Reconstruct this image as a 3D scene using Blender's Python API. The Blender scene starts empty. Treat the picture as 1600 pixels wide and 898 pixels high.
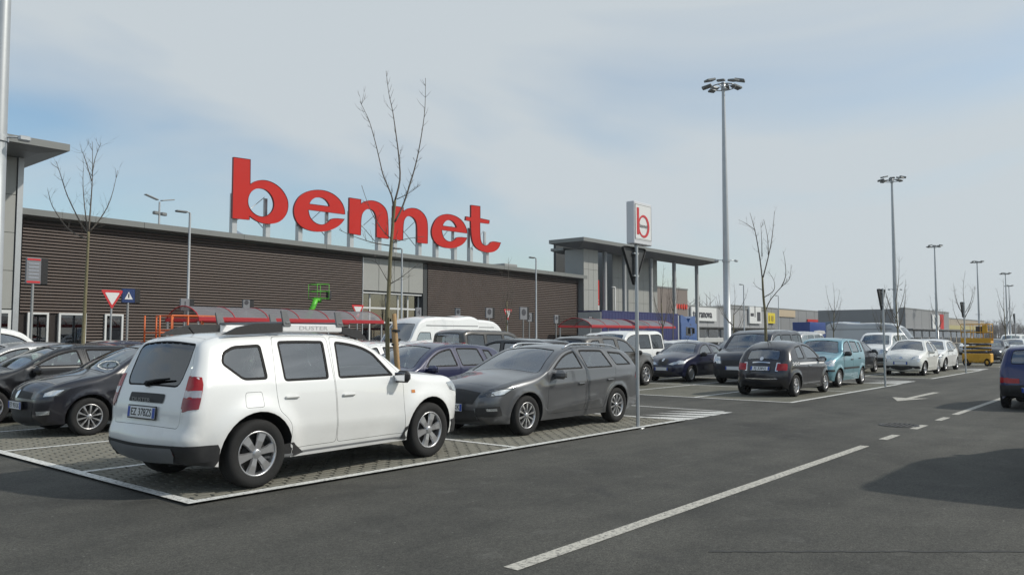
import bpy, bmesh, math, random
import numpy as np
from mathutils import Vector, Matrix
from mathutils.geometry import delaunay_2d_cdt

random.seed(7)
scene = bpy.context.scene
col = scene.collection
R = math.radians

# ---------------------------------------------------------------- camera
cam_d = bpy.data.cameras.new("camera")
cam = bpy.data.objects.new("camera", cam_d)
col.objects.link(cam)
cam.location = (0, 0, 1.6)
cam.rotation_euler = (R(90 + 3.553), 0, R(40 - 90))
cam_d.sensor_width = 36
cam_d.lens = 27.9
cam_d.clip_end = 4000
scene.camera = cam

# ---------------------------------------------------------------- world and sun
SKYLOC = (1.37, 2.61, 3.2)
SUN = Vector((0.78, -1.0, 1.02)).normalized()          # towards the sun
SUN_EL = math.asin(SUN.z)
SUN_AZ = math.atan2(SUN.x, SUN.y)                       # from +Y, clockwise
world = bpy.data.worlds.new("World")
scene.world = world
world.use_nodes = True
wn, wl = world.node_tree.nodes, world.node_tree.links
wn.clear()
w_out = wn.new("ShaderNodeOutputWorld")
w_bg = wn.new("ShaderNodeBackground")
w_sky = wn.new("ShaderNodeTexSky")
w_sky.sky_type = 'NISHITA'
w_sky.sun_disc = False
w_sky.sun_elevation = SUN_EL
w_sky.sun_rotation = SUN_AZ
w_sky.air_density = 1.15
w_sky.dust_density = 1.4
w_sky.ozone_density = 1.2
w_sky.altitude = 120
w_tc = wn.new("ShaderNodeTexCoord")
w_sep = wn.new("ShaderNodeSeparateXYZ")
wl.new(w_tc.outputs['Generated'], w_sep.inputs[0])
w_map = wn.new("ShaderNodeMapping")
w_map.inputs['Rotation'].default_value = (0, 0, R(20))
w_map.inputs['Scale'].default_value = (1.0, 1.0, 2.4)
w_map.inputs['Location'].default_value = SKYLOC
wl.new(w_tc.outputs['Generated'], w_map.inputs[0])
w_n1 = wn.new("ShaderNodeTexNoise")
w_n1.inputs['Scale'].default_value = 1.25
w_n1.inputs['Detail'].default_value = 5
w_n1.inputs['Roughness'].default_value = 0.48
w_n1.inputs['Distortion'].default_value = 0.45
wl.new(w_map.outputs[0], w_n1.inputs['Vector'])
w_ramp = wn.new("ShaderNodeValToRGB")
w_ramp.color_ramp.elements[0].position = 0.36
w_ramp.color_ramp.elements[1].position = 0.56
w_ramp.color_ramp.elements[0].color = (0.04, 0.04, 0.04, 1)
w_ramp.color_ramp.elements[1].color = (0.96, 0.96, 0.96, 1)
wl.new(w_n1.outputs['Fac'], w_ramp.inputs[0])
w_mix = wn.new("ShaderNodeMixRGB")
wl.new(w_ramp.outputs[0], w_mix.inputs[0])
w_gain = wn.new("ShaderNodeMixRGB"); w_gain.blend_type = 'MULTIPLY'; w_gain.inputs[0].default_value = 1
w_gain.inputs[2].default_value = (0.86, 0.95, 0.97, 1)
wl.new(w_sky.outputs[0], w_gain.inputs[1])
wl.new(w_gain.outputs[0], w_mix.inputs[1])
w_mix.inputs[2].default_value = (4.1, 4.5, 4.75, 1)      # thin bright cloud, same units as the sky
wl.new(w_mix.outputs[0], w_bg.inputs[0])
w_bg.inputs[1].default_value = 0.142
wl.new(w_bg.outputs[0], w_out.inputs[0])

sun_d = bpy.data.lights.new("sun", 'SUN')
sun_d.energy = 3.0
sun_d.angle = R(1.5)
sun_d.color = (1.0, 0.95, 0.86)
sun = bpy.data.objects.new("sun", sun_d)
col.objects.link(sun)
sun.rotation_euler = (-SUN).to_track_quat('-Z', 'Y').to_euler()

vs = scene.view_settings
vs.view_transform = 'Standard'
vs.look = 'None'
vs.exposure = 0.0
vs.gamma = 1

# ---------------------------------------------------------------- materials
MATS = {}
def nodes_of(name):
    m = bpy.data.materials.new(name)
    m.use_nodes = True
    nt = m.node_tree
    b = nt.nodes.get("Principled BSDF")
    return m, nt.nodes, nt.links, b

def mat(name, color, rough=0.6, metal=0.0, noise=0.12, scale=6.0, bump=0.0, bscale=60.0, coat=0.0, spec=0.5, emit=None, tint2=None):
    """Principled with a little procedural colour and gloss variation."""
    if name in MATS: return MATS[name]
    m, N, L, b = nodes_of(name)
    tc = N.new("ShaderNodeTexCoord")
    nz = N.new("ShaderNodeTexNoise")
    nz.inputs['Scale'].default_value = scale
    nz.inputs['Detail'].default_value = 6
    nz.inputs['Roughness'].default_value = 0.65
    L.new(tc.outputs['Object'], nz.inputs['Vector'])
    mx = N.new("ShaderNodeMixRGB")
    c = Vector(color)
    lo = c * (1 - noise); hi = c * (1 + noise)
    if tint2: lo = Vector(tint2)
    mx.inputs[1].default_value = (*lo, 1)
    mx.inputs[2].default_value = (*[min(v, 1) for v in hi], 1)
    L.new(nz.outputs['Fac'], mx.inputs[0])
    L.new(mx.outputs[0], b.inputs['Base Color'])
    b.inputs['Roughness'].default_value = rough
    b.inputs['Metallic'].default_value = metal
    b.inputs['Specular IOR Level'].default_value = spec
    b.inputs['Coat Weight'].default_value = coat
    b.inputs['Coat Roughness'].default_value = 0.04
    if emit:
        b.inputs['Emission Color'].default_value = (*emit[:3], 1)
        b.inputs['Emission Strength'].default_value = emit[3]
    if bump:
        n2 = N.new("ShaderNodeTexNoise")
        n2.inputs['Scale'].default_value = bscale
        n2.inputs['Detail'].default_value = 4
        L.new(tc.outputs['Object'], n2.inputs['Vector'])
        bp = N.new("ShaderNodeBump")
        bp.inputs['Strength'].default_value = bump
        bp.inputs['Distance'].default_value = 0.01
        L.new(n2.outputs['Fac'], bp.inputs['Height'])
        L.new(bp.outputs[0], b.inputs['Normal'])
    MATS[name] = m
    return m

def paint(name, color, metal=0.0, rough=0.38, dirt=0.25):
    """Car paint with clear coat; road film gathers low on the body."""
    if name in MATS: return MATS[name]
    m, N, L, b = nodes_of(name)
    tc = N.new("ShaderNodeTexCoord")
    sp = N.new("ShaderNodeSeparateXYZ")
    L.new(tc.outputs['Object'], sp.inputs[0])
    mr = N.new("ShaderNodeMapRange")
    mr.inputs['From Min'].default_value = 0.85; mr.inputs['From Max'].default_value = 0.25
    L.new(sp.outputs['Z'], mr.inputs['Value'])
    nz = N.new("ShaderNodeTexNoise"); nz.inputs['Scale'].default_value = 3.2; nz.inputs['Detail'].default_value = 8
    nz.inputs['Roughness'].default_value = 0.7
    L.new(tc.outputs['Object'], nz.inputs['Vector'])
    mu = N.new("ShaderNodeMath"); mu.operation = 'MULTIPLY'
    L.new(mr.outputs[0], mu.inputs[0]); L.new(nz.outputs['Fac'], mu.inputs[1])
    mu2 = N.new("ShaderNodeMath"); mu2.operation = 'MULTIPLY_ADD'; mu2.inputs[1].default_value = dirt * 1.6; mu2.inputs[2].default_value = dirt * 0.06
    L.new(mu.outputs[0], mu2.inputs[0])
    mx = N.new("ShaderNodeMixRGB")
    mx.inputs[1].default_value = (*color, 1); mx.inputs[2].default_value = (0.27, 0.245, 0.20, 1)
    L.new(mu2.outputs[0], mx.inputs[0])
    L.new(mx.outputs[0], b.inputs['Base Color'])
    b.inputs['Metallic'].default_value = metal
    b.inputs['Roughness'].default_value = rough
    b.inputs['Coat Weight'].default_value = 0.9
    b.inputs['Coat Roughness'].default_value = 0.05
    MATS[name] = m
    return m

def glass(name, tint, gloss=0.0, rough=0.0, fac=0.0, ior=1.62):
    if name in MATS: return MATS[name]
    m, N, L, b = nodes_of(name)
    N.remove(b)
    out = [n for n in N if n.type == 'OUTPUT_MATERIAL'][0]
    tr = N.new("ShaderNodeBsdfTransparent"); tr.inputs[0].default_value = (*tint, 1)
    gl = N.new("ShaderNodeBsdfGlossy"); gl.inputs['Roughness'].default_value = rough
    gl.inputs[0].default_value = (0.95, 0.97, 1.0, 1)
    fr = N.new("ShaderNodeFresnel"); fr.inputs[0].default_value = ior
    ad = N.new("ShaderNodeMath"); ad.operation = 'ADD'; ad.inputs[1].default_value = fac; ad.use_clamp = True
    L.new(fr.outputs[0], ad.inputs[0])
    mx = N.new("ShaderNodeMixShader")
    L.new(ad.outputs[0], mx.inputs[0]); L.new(tr.outputs[0], mx.inputs[1]); L.new(gl.outputs[0], mx.inputs[2])
    L.new(mx.outputs[0], out.inputs[0])
    MATS[name] = m
    return m

# ---------------------------------------------------------------- mesh helpers
def mesh_from(name, V, F, mats=(), smooth=False, mi=None):
    me = bpy.data.meshes.new(name)
    me.from_pydata([tuple(v) for v in V], [], [tuple(f) for f in F])
    for m in mats: me.materials.append(m)
    if mi is not None: me.polygons.foreach_set('material_index', mi)
    if smooth: me.polygons.foreach_set('use_smooth', [True] * len(me.polygons))
    me.update()
    return me

class MB:
    """collects boxes, tubes, lathes and prisms into one mesh"""
    def __init__(s): s.v = []; s.f = []; s.sm = []
    def add(s, V, F, smooth=False):
        o = len(s.v)
        s.v += [tuple(v) for v in V]
        s.f += [tuple(i + o for i in f) for f in F]
        s.sm += [smooth] * len(F)
        return s
    def box(s, c, d, bev=0.0, M=None):
        """centre, full dimensions, chamfer, optional matrix applied after centring at the origin"""
        hx, hy, hz = d[0] / 2, d[1] / 2, d[2] / 2
        b = min(bev, hx * .9, hy * .9, hz * .9)
        if b <= 0:
            V = [(x, y, z) for x in (-hx, hx) for y in (-hy, hy) for z in (-hz, hz)]
            F = [(0, 1, 3, 2), (4, 6, 7, 5), (0, 4, 5, 1), (2, 3, 7, 6), (0, 2, 6, 4), (1, 5, 7, 3)]
        else:
            bm = bmesh.new()
            V = []
            for sx in (-1, 1):
                for sy in (-1, 1):
                    for sz in (-1, 1):
                        V += [(sx * hx, sy * (hy - b), sz * (hz - b)), (sx * (hx - b), sy * hy, sz * (hz - b)), (sx * (hx - b), sy * (hy - b), sz * hz)]
            vs_ = [bm.verts.new(v) for v in V]
            r = bmesh.ops.convex_hull(bm, input=vs_)
            bm.verts.index_update()
            V = [tuple(v.co) for v in bm.verts]
            F = [tuple(v.index for v in f.verts) for f in bm.faces]
            bm.free()
        if M is not None: V = [tuple(M @ Vector(v)) for v in V]
        V = [(v[0] + c[0], v[1] + c[1], v[2] + c[2]) for v in V]
        return s.add(V, F)
    def span(s, x0, x1, y0, y1, z0, z1, bev=0.0):
        return s.box(((x0 + x1) / 2, (y0 + y1) / 2, (z0 + z1) / 2), (abs(x1 - x0), abs(y1 - y0), abs(z1 - z0)), bev)
    def tube(s, path, radii, n=8, cap=True):
        P = [Vector(p) for p in path]
        if not hasattr(radii, '__len__'): radii = [radii] * len(P)
        V = []; F = []
        up = None
        for i, p in enumerate(P):
            t = (P[min(i + 1, len(P) - 1)] - P[max(i - 1, 0)]).normalized()
            if up is None:
                up = t.orthogonal().normalized()
            else:
                up = (up - t * up.dot(t))
                if up.length < 1e-5: up = t.orthogonal()
                up.normalize()
            b = t.cross(up)
            for k in range(n):
                a = 2 * math.pi * k / n
                V.append(p + (up * math.cos(a) + b * math.sin(a)) * radii[i])
        for i in range(len(P) - 1):
            for k in range(n):
                k2 = (k + 1) % n
                F.append((i * n + k, i * n + k2, (i + 1) * n + k2, (i + 1) * n + k))
        s.add(V, F, True)
        if cap:
            o = len(s.v) - len(V)
            s.f.append(tuple(o + k for k in range(n))[::-1]); s.sm.append(False)
            s.f.append(tuple(o + (len(P) - 1) * n + k for k in range(n))); s.sm.append(False)
        return s
    def lathe(s, prof, n=24, axis='y', c=(0, 0, 0), smooth=True):
        """prof: (along axis, radius)"""
        V = []; F = []
        for a_, r_ in prof:
            for k in range(n):
                a = 2 * math.pi * k / n
                if axis == 'y': V.append((c[0] + r_ * math.cos(a), c[1] + a_, c[2] + r_ * math.sin(a)))
                elif axis == 'z': V.append((c[0] + r_ * math.cos(a), c[1] + r_ * math.sin(a), c[2] + a_))
                else: V.append((c[0] + a_, c[1] + r_ * math.cos(a), c[2] + r_ * math.sin(a)))
        for i in range(len(prof) - 1):
            for k in range(n):
                k2 = (k + 1) % n
                f = (i * n + k, i * n + k2, (i + 1) * n + k2, (i + 1) * n + k)
                F.append(f if axis != 'y' else f[::-1])
        return s.add(V, F, smooth)
    def prism(s, pts, fn, d):
        """polygon in 2D, fn(a,b)->3D, extruded by vector d"""
        n = len(pts)
        A = [Vector(fn(*p)) for p in pts]
        B = [a + Vector(d) for a in A]
        F = [tuple(range(n))[::-1], tuple(range(n, 2 * n))]
        F += [(i, (i + 1) % n, n + (i + 1) % n, n + i) for i in range(n)]
        return s.add(A + B, F)
    def mesh(s, name, m):
        me = mesh_from(name, s.v, s.f, [m])
        me.polygons.foreach_set('use_smooth', s.sm)
        return me
    def build(s, name, m, parent=None, loc=None):
        return obj(name, s.mesh(name, m), parent, loc)

def obj(name, me, parent=None, loc=None, rz=None):
    o = bpy.data.objects.new(name, me)
    col.objects.link(o)
    if parent is not None: o.parent = parent
    if loc is not None: o.location = loc
    if rz is not None: o.rotation_euler = (0, 0, rz)
    return o

def tag(o, label, cat, group=None):
    o['label'] = label; o['category'] = cat
    if group: o['group'] = group
    return o

def thing(name, label, cat, loc=(0, 0, 0), rz=0.0, group=None):
    o = obj(name, None, None, loc, rz)
    o.empty_display_size = 0.3
    return tag(o, label, cat, group)

def struct(o, kind='structure'):
    o['kind'] = kind
    return o

def text_mesh(body, size, m, depth=0.0, name='lettering', align='CENTER', bold=0.0, squash=1.0):
    cu = bpy.data.curves.new(name, 'FONT')
    cu.body = body; cu.size = size; cu.extrude = depth; cu.align_x = align; cu.align_y = 'CENTER'
    cu.offset = bold; cu.resolution_u = 3
    o = bpy.data.objects.new('tmp', cu)
    me = bpy.data.meshes.new_from_object(o)
    bpy.data.objects.remove(o)
    me.name = name
    if squash != 1.0:
        for v in me.vertices: v.co.x *= squash
    me.materials.clear(); me.materials.append(m)
    return me

# rotation that stands flat text (xy plane) upright, reading from -Y / from -X / from +X
STAND_Y = Matrix(((1, 0, 0), (0, 0, -1), (0, 1, 0)))      # faces -Y
STAND_NX = Matrix(((0, 0, -1), (-1, 0, 0), (0, 1, 0)))    # faces -X
STAND_PX = Matrix(((0, 0, 1), (1, 0, 0), (0, 1, 0)))      # faces +X
def place_text(me, M3, loc, parent=None, name='lettering'):
    me.transform(M3.to_4x4())
    return obj(name, me, parent, loc)

# ---------------------------------------------------------------- 2D fill with holes
def in_poly(P, poly):
    P = np.asarray(P, float); poly = np.asarray(poly, float)
    x, y = P[:, 0][:, None], P[:, 1][:, None]
    x1, y1 = poly[:, 0], poly[:, 1]
    x2, y2 = np.roll(x1, -1), np.roll(y1, -1)
    cond = (y1 > y) != (y2 > y)
    with np.errstate(divide='ignore', invalid='ignore'):
        xi = (x2 - x1) * (y - y1) / (y2 - y1) + x1
    return (np.sum(cond & (x < xi), axis=1) % 2) == 1

def seg_dist(P, A, B):
    """distance of each P to nearest segment AB, plus index of it"""
    P = np.asarray(P, float)[:, None, :]
    d = B - A
    L2 = np.maximum((d * d).sum(1), 1e-12)
    t = np.clip(((P - A) * d).sum(2) / L2, 0, 1)
    q = A + t[..., None] * d
    D = np.sqrt(((P - q) ** 2).sum(2))
    i = D.argmin(1)
    r = np.arange(len(i))
    return D[r, i], i, t[r, i]

def rnd(poly, r, n=4):
    """round the corners of a polygon"""
    out = []
    m = len(poly)
    for i in range(m):
        p = np.array(poly[i], float); a = np.array(poly[i - 1], float); b = np.array(poly[(i + 1) % m], float)
        la, lb = np.linalg.norm(a - p), np.linalg.norm(b - p)
        k = min(r, la * .45, lb * .45)
        pa = p + (a - p) / la * k; pb = p + (b - p) / lb * k
        for j in range(n + 1):
            t = j / n
            out.append(tuple((1 - t) ** 2 * pa + 2 * t * (1 - t) * p + t * t * pb))
    return out

def resample(poly, step):
    out = []
    m = len(poly)
    for i in range(m):
        a = np.array(poly[i], float); b = np.array(poly[(i + 1) % m], float)
        k = max(1, int(math.ceil(np.linalg.norm(b - a) / step)))
        for j in range(k): out.append(tuple(a + (b - a) * j / k))
    return out

def shrink(poly, d):
    """offset a polygon inwards by d (simple mitre)"""
    P = np.array(poly, float)
    area = 0.5 * np.sum(P[:, 0] * np.roll(P[:, 1], -1) - np.roll(P[:, 0], -1) * P[:, 1])
    sg = 1 if area > 0 else -1
    e = np.roll(P, -1, 0) - P
    e /= np.maximum(np.linalg.norm(e, axis=1), 1e-9)[:, None]
    nrm = np.stack([-e[:, 1], e[:, 0]], 1) * sg
    n2 = nrm + np.roll(nrm, 1, 0)
    ln = np.maximum((n2 * n2).sum(1), 0.35)
    return [tuple(p) for p in P + n2 * (2 * d / ln)[:, None]]

def fill(poly, holes=(), step=0.06, extra=None, grid=True):
    """triangulate polygon minus holes with interior grid points -> pts, tris (ccw)"""
    loops = [list(poly)] + [list(h) for h in holes]
    pts = []; edges = []
    for lp in loops:
        o = len(pts)
        pts += lp
        edges += [(o + i, o + (i + 1) % len(lp)) for i in range(len(lp))]
    A = np.array([pts[e[0]] for e in edges], float); B = np.array([pts[e[1]] for e in edges], float)
    cand = []
    if grid:
        P = np.array(poly, float)
        x0, y0 = P.min(0); x1, y1 = P.max(0)
        gx = np.arange(x0 + step / 2, x1, step); gy = np.arange(y0 + step / 2, y1, step)
        if len(gx) and len(gy):
            G = np.stack(np.meshgrid(gx, gy), -1).reshape(-1, 2)
            G = G[in_poly(G, poly)]
            if len(G):
                D, _, _ = seg_dist(G, A, B)
                G = G[D > step * 0.45]
                if extra is not None and len(extra) and len(G):
                    E = np.asarray(extra)
                    dd = np.sqrt(((G[:, None] - E[None]) ** 2).sum(2)).min(1)
                    G = G[dd > step * 0.5]
            cand += [tuple(g) for g in G]
    if extra is not None and len(extra):
        E = np.asarray(extra)
        E = E[in_poly(E, poly)]
        D, _, _ = seg_dist(E, A, B)
        cand += [tuple(e) for e in E[D > 0.008]]
    n0 = len(pts)
    allp = [Vector((float(p[0]), float(p[1]))) for p in pts + cand]
    v, e, f, _, _, _ = delaunay_2d_cdt(allp, edges, [], 0, 1e-6)
    V = np.array([tuple(p) for p in v]); T = np.array([tuple(t) for t in f], int)
    c = V[T].mean(1)
    keep = in_poly(c, poly)
    for h in holes: keep &= ~in_poly(c, h)
    T = T[keep]
    a, b, d = V[T[:, 0]], V[T[:, 1]], V[T[:, 2]]
    cr = (b[:, 0] - a[:, 0]) * (d[:, 1] - a[:, 1]) - (b[:, 1] - a[:, 1]) * (d[:, 0] - a[:, 0])
    T[cr < 0] = T[cr < 0][:, ::-1]
    T = T[np.abs(cr) > 1e-9]
    return V, T

# ---------------------------------------------------------------- vehicle materials
M_GLASS = glass('car glass', (0.52, 0.63, 0.60), fac=0.22, rough=0.015)
M_GLASSD = glass('dark car glass', (0.10, 0.115, 0.12), fac=0.07)
M_RUB = mat('black rubber trim', (0.010, 0.010, 0.011), 0.6, noise=0.3, spec=0.15)
M_PLAS = mat('black bumper plastic', (0.028, 0.028, 0.029), 0.62, noise=0.3, scale=20, bump=0.15, bscale=400)
M_GREYP = mat('grey bumper plastic', (0.17, 0.175, 0.18), 0.5, noise=0.15, scale=9)
M_TYRE = mat('tyre rubber', (0.013, 0.013, 0.013), 0.85, noise=0.45, scale=14, bump=0.3, bscale=90)
M_ALLOY = mat('alloy wheel metal', (0.55, 0.55, 0.56), 0.32, 0.85, noise=0.12, scale=18)
M_ALLOYD = mat('dark wheel metal', (0.06, 0.06, 0.065), 0.4, 0.6, noise=0.2, scale=18)
M_DISC = mat('dark brake metal', (0.03, 0.03, 0.03), 0.6, 0.3, noise=0.3)  # even dark tone for the brake disc and its backing
M_SEAT = mat('dark seat cloth', (0.035, 0.036, 0.04), 0.9, noise=0.3, scale=25)
M_DASH = mat('dashboard plastic', (0.03, 0.03, 0.032), 0.7, noise=0.2)
M_UNDER = mat('underbody black', (0.012, 0.012, 0.012), 0.9, noise=0.3)
M_CHROME = mat('chrome trim', (0.75, 0.76, 0.78), 0.14, 1.0, noise=0.05)
M_LAMP = mat('headlamp reflector', (0.62, 0.64, 0.66), 0.16, 0.75, noise=0.55, scale=16, coat=1.0)
M_LAMPD = mat('dark headlamp bezel', (0.06, 0.065, 0.07), 0.15, 0.3, noise=0.4, scale=14, coat=1.0)
M_RED = mat('red tail lamp lens', (0.36, 0.005, 0.010), 0.22, noise=0.25, scale=20, coat=0.25)
M_REDD = mat('dark red reflector', (0.22, 0.01, 0.02), 0.25, noise=0.25, scale=20, coat=0.6)
M_CLEAR = mat('clear tail lamp lens', (0.50, 0.47, 0.48), 0.15, 0.3, noise=0.3, scale=25, coat=0.6)
M_PLATE = mat('number plate white', (0.74, 0.75, 0.76), 0.4, noise=0.05)
M_PLBLUE = mat('number plate blue', (0.02, 0.07, 0.38), 0.4, noise=0.05)
M_INK = mat('plate ink', (0.02, 0.02, 0.022), 0.5, noise=0.1)
M_WSTK = mat('white sticker', (0.75, 0.75, 0.75), 0.5, noise=0.04)
M_AMBER = mat('amber lamp lens', (0.6, 0.2, 0.02), 0.2, noise=0.2, coat=1.0)

def catmull(P, n=5):
    P = np.array(P, float)
    Q = np.vstack([2 * P[0] - P[1], P, 2 * P[-1] - P[-2]])
    out = []; idx = []
    for i in range(1, len(Q) - 2):
        p0, p1, p2, p3 = Q[i - 1], Q[i], Q[i + 1], Q[i + 2]
        d1 = np.linalg.norm((p2 - p1)[:2])
        k = max(2, min(9, int(d1 / 0.05)))
        # chord-limited tangents so that short segments stay tight
        d0 = max(np.linalg.norm((p1 - p0)[:2]), 1e-4); d2 = max(np.linalg.norm((p3 - p2)[:2]), 1e-4)
        m1 = ((p1 - p0) / d0 * d1 + (p2 - p1) / d1 * d0) / (d0 + d1) * d1
        m2 = ((p2 - p1) / d1 * d2 + (p3 - p2) / d2 * d1) / (d1 + d2) * d1
        idx.append(len(out))
        for j in range(k):
            t = j / k
            h00, h10 = 2 * t**3 - 3 * t**2 + 1, t**3 - 2 * t**2 + t
            h01, h11 = -2 * t**3 + 3 * t**2, t**3 - t**2
            out.append(h00 * p1 + h10 * m1 + h01 * p2 + h11 * m2)
    idx.append(len(out)); out.append(Q[-2])
    return np.array(out), idx

class Shape:
    def __init__(s, sp):
        s.sp = sp
        A, s.ci = catmull(sp['ol'])
        s.X, s.Z, s.Rr, s.Cc = A[:, 0], A[:, 1], np.maximum(A[:, 2], 0.01), A[:, 3]
        s.P2 = A[:, :2]
        d = np.diff(s.P2, axis=0)
        s.S = np.concatenate([[0], np.cumsum(np.linalg.norm(d, axis=1))])
        t = np.gradient(s.P2, axis=0)
        t /= np.linalg.norm(t, axis=1)[:, None]
        s.N = np.stack([t[:, 1], -t[:, 0]], 1)
        s.zroof = s.Z.max()
        s.xF, s.xR = s.X.max(), s.X.min()
        e = s.sp
        pos, _ = s.side(s.P2 - s.N * 1e-5)
        s.We = pos[:, 1]
        # upper envelope for automatic window tops
        xs = np.linspace(s.xR, s.xF, 240)
        s.ex = xs
        s.ez = np.array([max([np.interp(x, sorted((s.X[i], s.X[i + 1])), (s.Z[i], s.Z[i + 1]) if s.X[i] < s.X[i + 1] else (s.Z[i + 1], s.Z[i])) for i in range(len(s.X) - 1) if min(s.X[i], s.X[i + 1]) - 1e-6 <= x <= max(s.X[i], s.X[i + 1]) + 1e-6] or [0]) for x in xs])
    def top(s, x): return np.interp(x, s.ex, s.ez)
    def belt(s, x):
        b = s.sp['belt']
        return np.interp(x, [p[0] for p in b], [p[1] for p in b])
    def W0(s, x, z):
        e = s.sp
        zb = s.belt(x); zs = e.get('sill', 0.24)
        q = np.clip((z - zs) / (zb - zs), 0, 1)
        h = np.clip((z - zb) / (s.zroof - zb), 0, 1.2)
        w = e['w'] - e.get('tuck', 0.07) * (1 - q)**3 - 0.03 * q**5
        w = w - e['th'] * (0.88 * h + 0.12 * h * h)
        k = np.clip((x - e['xa']) / (s.xF - e['xa']), 0, 1)
        w = w - e['tf'] * k**2
        k = np.clip((e['xb'] - x) / (e['xb'] - s.xR), 0, 1)
        w = w - e['tr'] * k**2
        for (cx, ) in [(e['ax'][0],), (e['ax'][1],)]:
            dd = np.hypot(x - cx, z - e['R'])
            w = w + e.get('flare', 0.022) * np.exp(-((dd - e['Ra']) / e.get('flw', 0.06))**2) * (z > 0.1)
        for (x0, z0, x1, z1, amp, wd) in e.get('crease', []):
            zc = z0 + (z1 - z0) * (x - x0) / (x1 - x0)
            m = np.clip((x - min(x0, x1)) / 0.2, 0, 1) * np.clip((max(x0, x1) - x) / 0.2, 0, 1)
            w = w + amp * 0.7 * m * np.exp(-((z - zc) / (wd * 1.7))**2)
        return w
    def side(s, P):
        P = np.asarray(P, float)
        d, i, t = seg_dist(P, s.P2[:-1], s.P2[1:])
        r = s.Rr[i] * (1 - t) + s.Rr[i + 1] * t
        n2 = s.N[i] * (1 - t)[:, None] + s.N[i + 1] * t[:, None]
        k = np.clip(1 - d / r, 0, 1)
        c = np.sqrt(np.clip(1 - k * k, 0, 1))
        y = s.W0(P[:, 0], P[:, 1]) - r * (1 - c)
        pos = np.stack([P[:, 0], y, P[:, 1]], 1)
        e_ = 0.004
        gx = (s.W0(P[:, 0] + e_, P[:, 1]) - s.W0(P[:, 0] - e_, P[:, 1])) / (2 * e_)
        gz = (s.W0(P[:, 0], P[:, 1] + e_) - s.W0(P[:, 0], P[:, 1] - e_)) / (2 * e_)
        nr = np.stack([n2[:, 0] * k - c * gx, c, n2[:, 1] * k - c * gz], 1)
        nr /= np.linalg.norm(nr, axis=1)[:, None]
        return pos, nr
    def strip(s, Q, want_n=True):
        """Q: (s, t)"""
        Q = np.asarray(Q, float)
        f = lambda a: np.interp(Q[:, 0], s.S, a)
        x, z, we, c = f(s.X), f(s.Z), f(s.We), f(s.Cc)
        nx, nz = f(s.N[:, 0]), f(s.N[:, 1])
        t = np.clip(Q[:, 1], -1, 1)
        b = c * (1 - t * t)**1.5
        pos = np.stack([x + nx * b, t * we, z + nz * b], 1)
        if not want_n: return pos
        h1, h2 = 0.012, 0.01
        S1 = Q.copy(); S1[:, 0] = np.minimum(Q[:, 0] + h1, s.S[-1]); S0_ = Q.copy(); S0_[:, 0] = np.maximum(Q[:, 0] - h1, 0)
        T1 = Q.copy(); T1[:, 1] = np.minimum(t + h2, 1); T0 = Q.copy(); T0[:, 1] = np.maximum(t - h2, -1)
        ds = s.strip(S1, False) - s.strip(S0_, False); dt = s.strip(T1, False) - s.strip(T0, False)
        nr = np.cross(dt, ds)
        nr /= np.maximum(np.linalg.norm(nr, axis=1), 1e-9)[:, None]
        return pos, nr
    def yz(s, P, end):
        """front or rear view (y, z) to strip (s, t)"""
        P = np.asarray(P, float)
        if end == 'front':
            j = s.ci[s.sp['nose']]
            ss = np.interp(P[:, 1], s.Z[:j + 1], s.S[:j + 1])
        else:
            j = s.ci[s.sp['tail']]
            ss = np.interp(P[:, 1], s.Z[j:][::-1], s.S[j:][::-1])
        we = np.interp(ss, s.S, s.We)
        return np.stack([ss, P[:, 0] / we], 1)
    def lower(s):
        e = s.sp
        zs = e.get('sill', 0.24)
        out = []
        for k, cx in ((1, e['ax'][1]), (0, e['ax'][0])):
            a0 = math.asin((zs - e['R']) / e['Ra'])
            for j in range(19):
                a = math.pi - a0 + (2 * a0 - math.pi) * j / 18
                out.append((cx + e['Ra'] * math.cos(a), e['R'] + e['Ra'] * math.sin(a)))
        return out
    def window(s, b0, b1, t0, t1, m=0.075, mb=0.02):
        """front bottom x, rear bottom x, front top x, rear top x"""
        pts = [(b0, s.belt(b0) + mb), ]
        xs = np.linspace(t0, t1, 6)
        pts += [(x, s.top(x) - m) for x in xs]
        pts.append((b1, s.belt(b1) + mb))
        return pts
    def door(s, f_bot, f_belt, t0, t1, r_belt, r_bot, m=0.034, zb=None, arch=None):
        zs = zb if zb is not None else s.sp.get('sill', 0.24) + 0.09
        pts = [(f_bot, zs), (f_belt, s.belt(f_belt))]
        pts += [(x, s.top(x) - m) for x in np.linspace(t0, t1, 7)]
        pts.append((r_belt, s.belt(r_belt)))
        if arch:
            cx, ra = s.sp['ax'][1], s.sp['Ra'] + 0.055
            for a in (75, 60, 45, 32):
                p = (cx + ra * math.cos(R(a)), s.sp['R'] + ra * math.sin(R(a)))
                if p[0] > r_belt + 0.0: pts.append(p)
        pts.append((r_bot, zs))
        return pts

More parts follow.
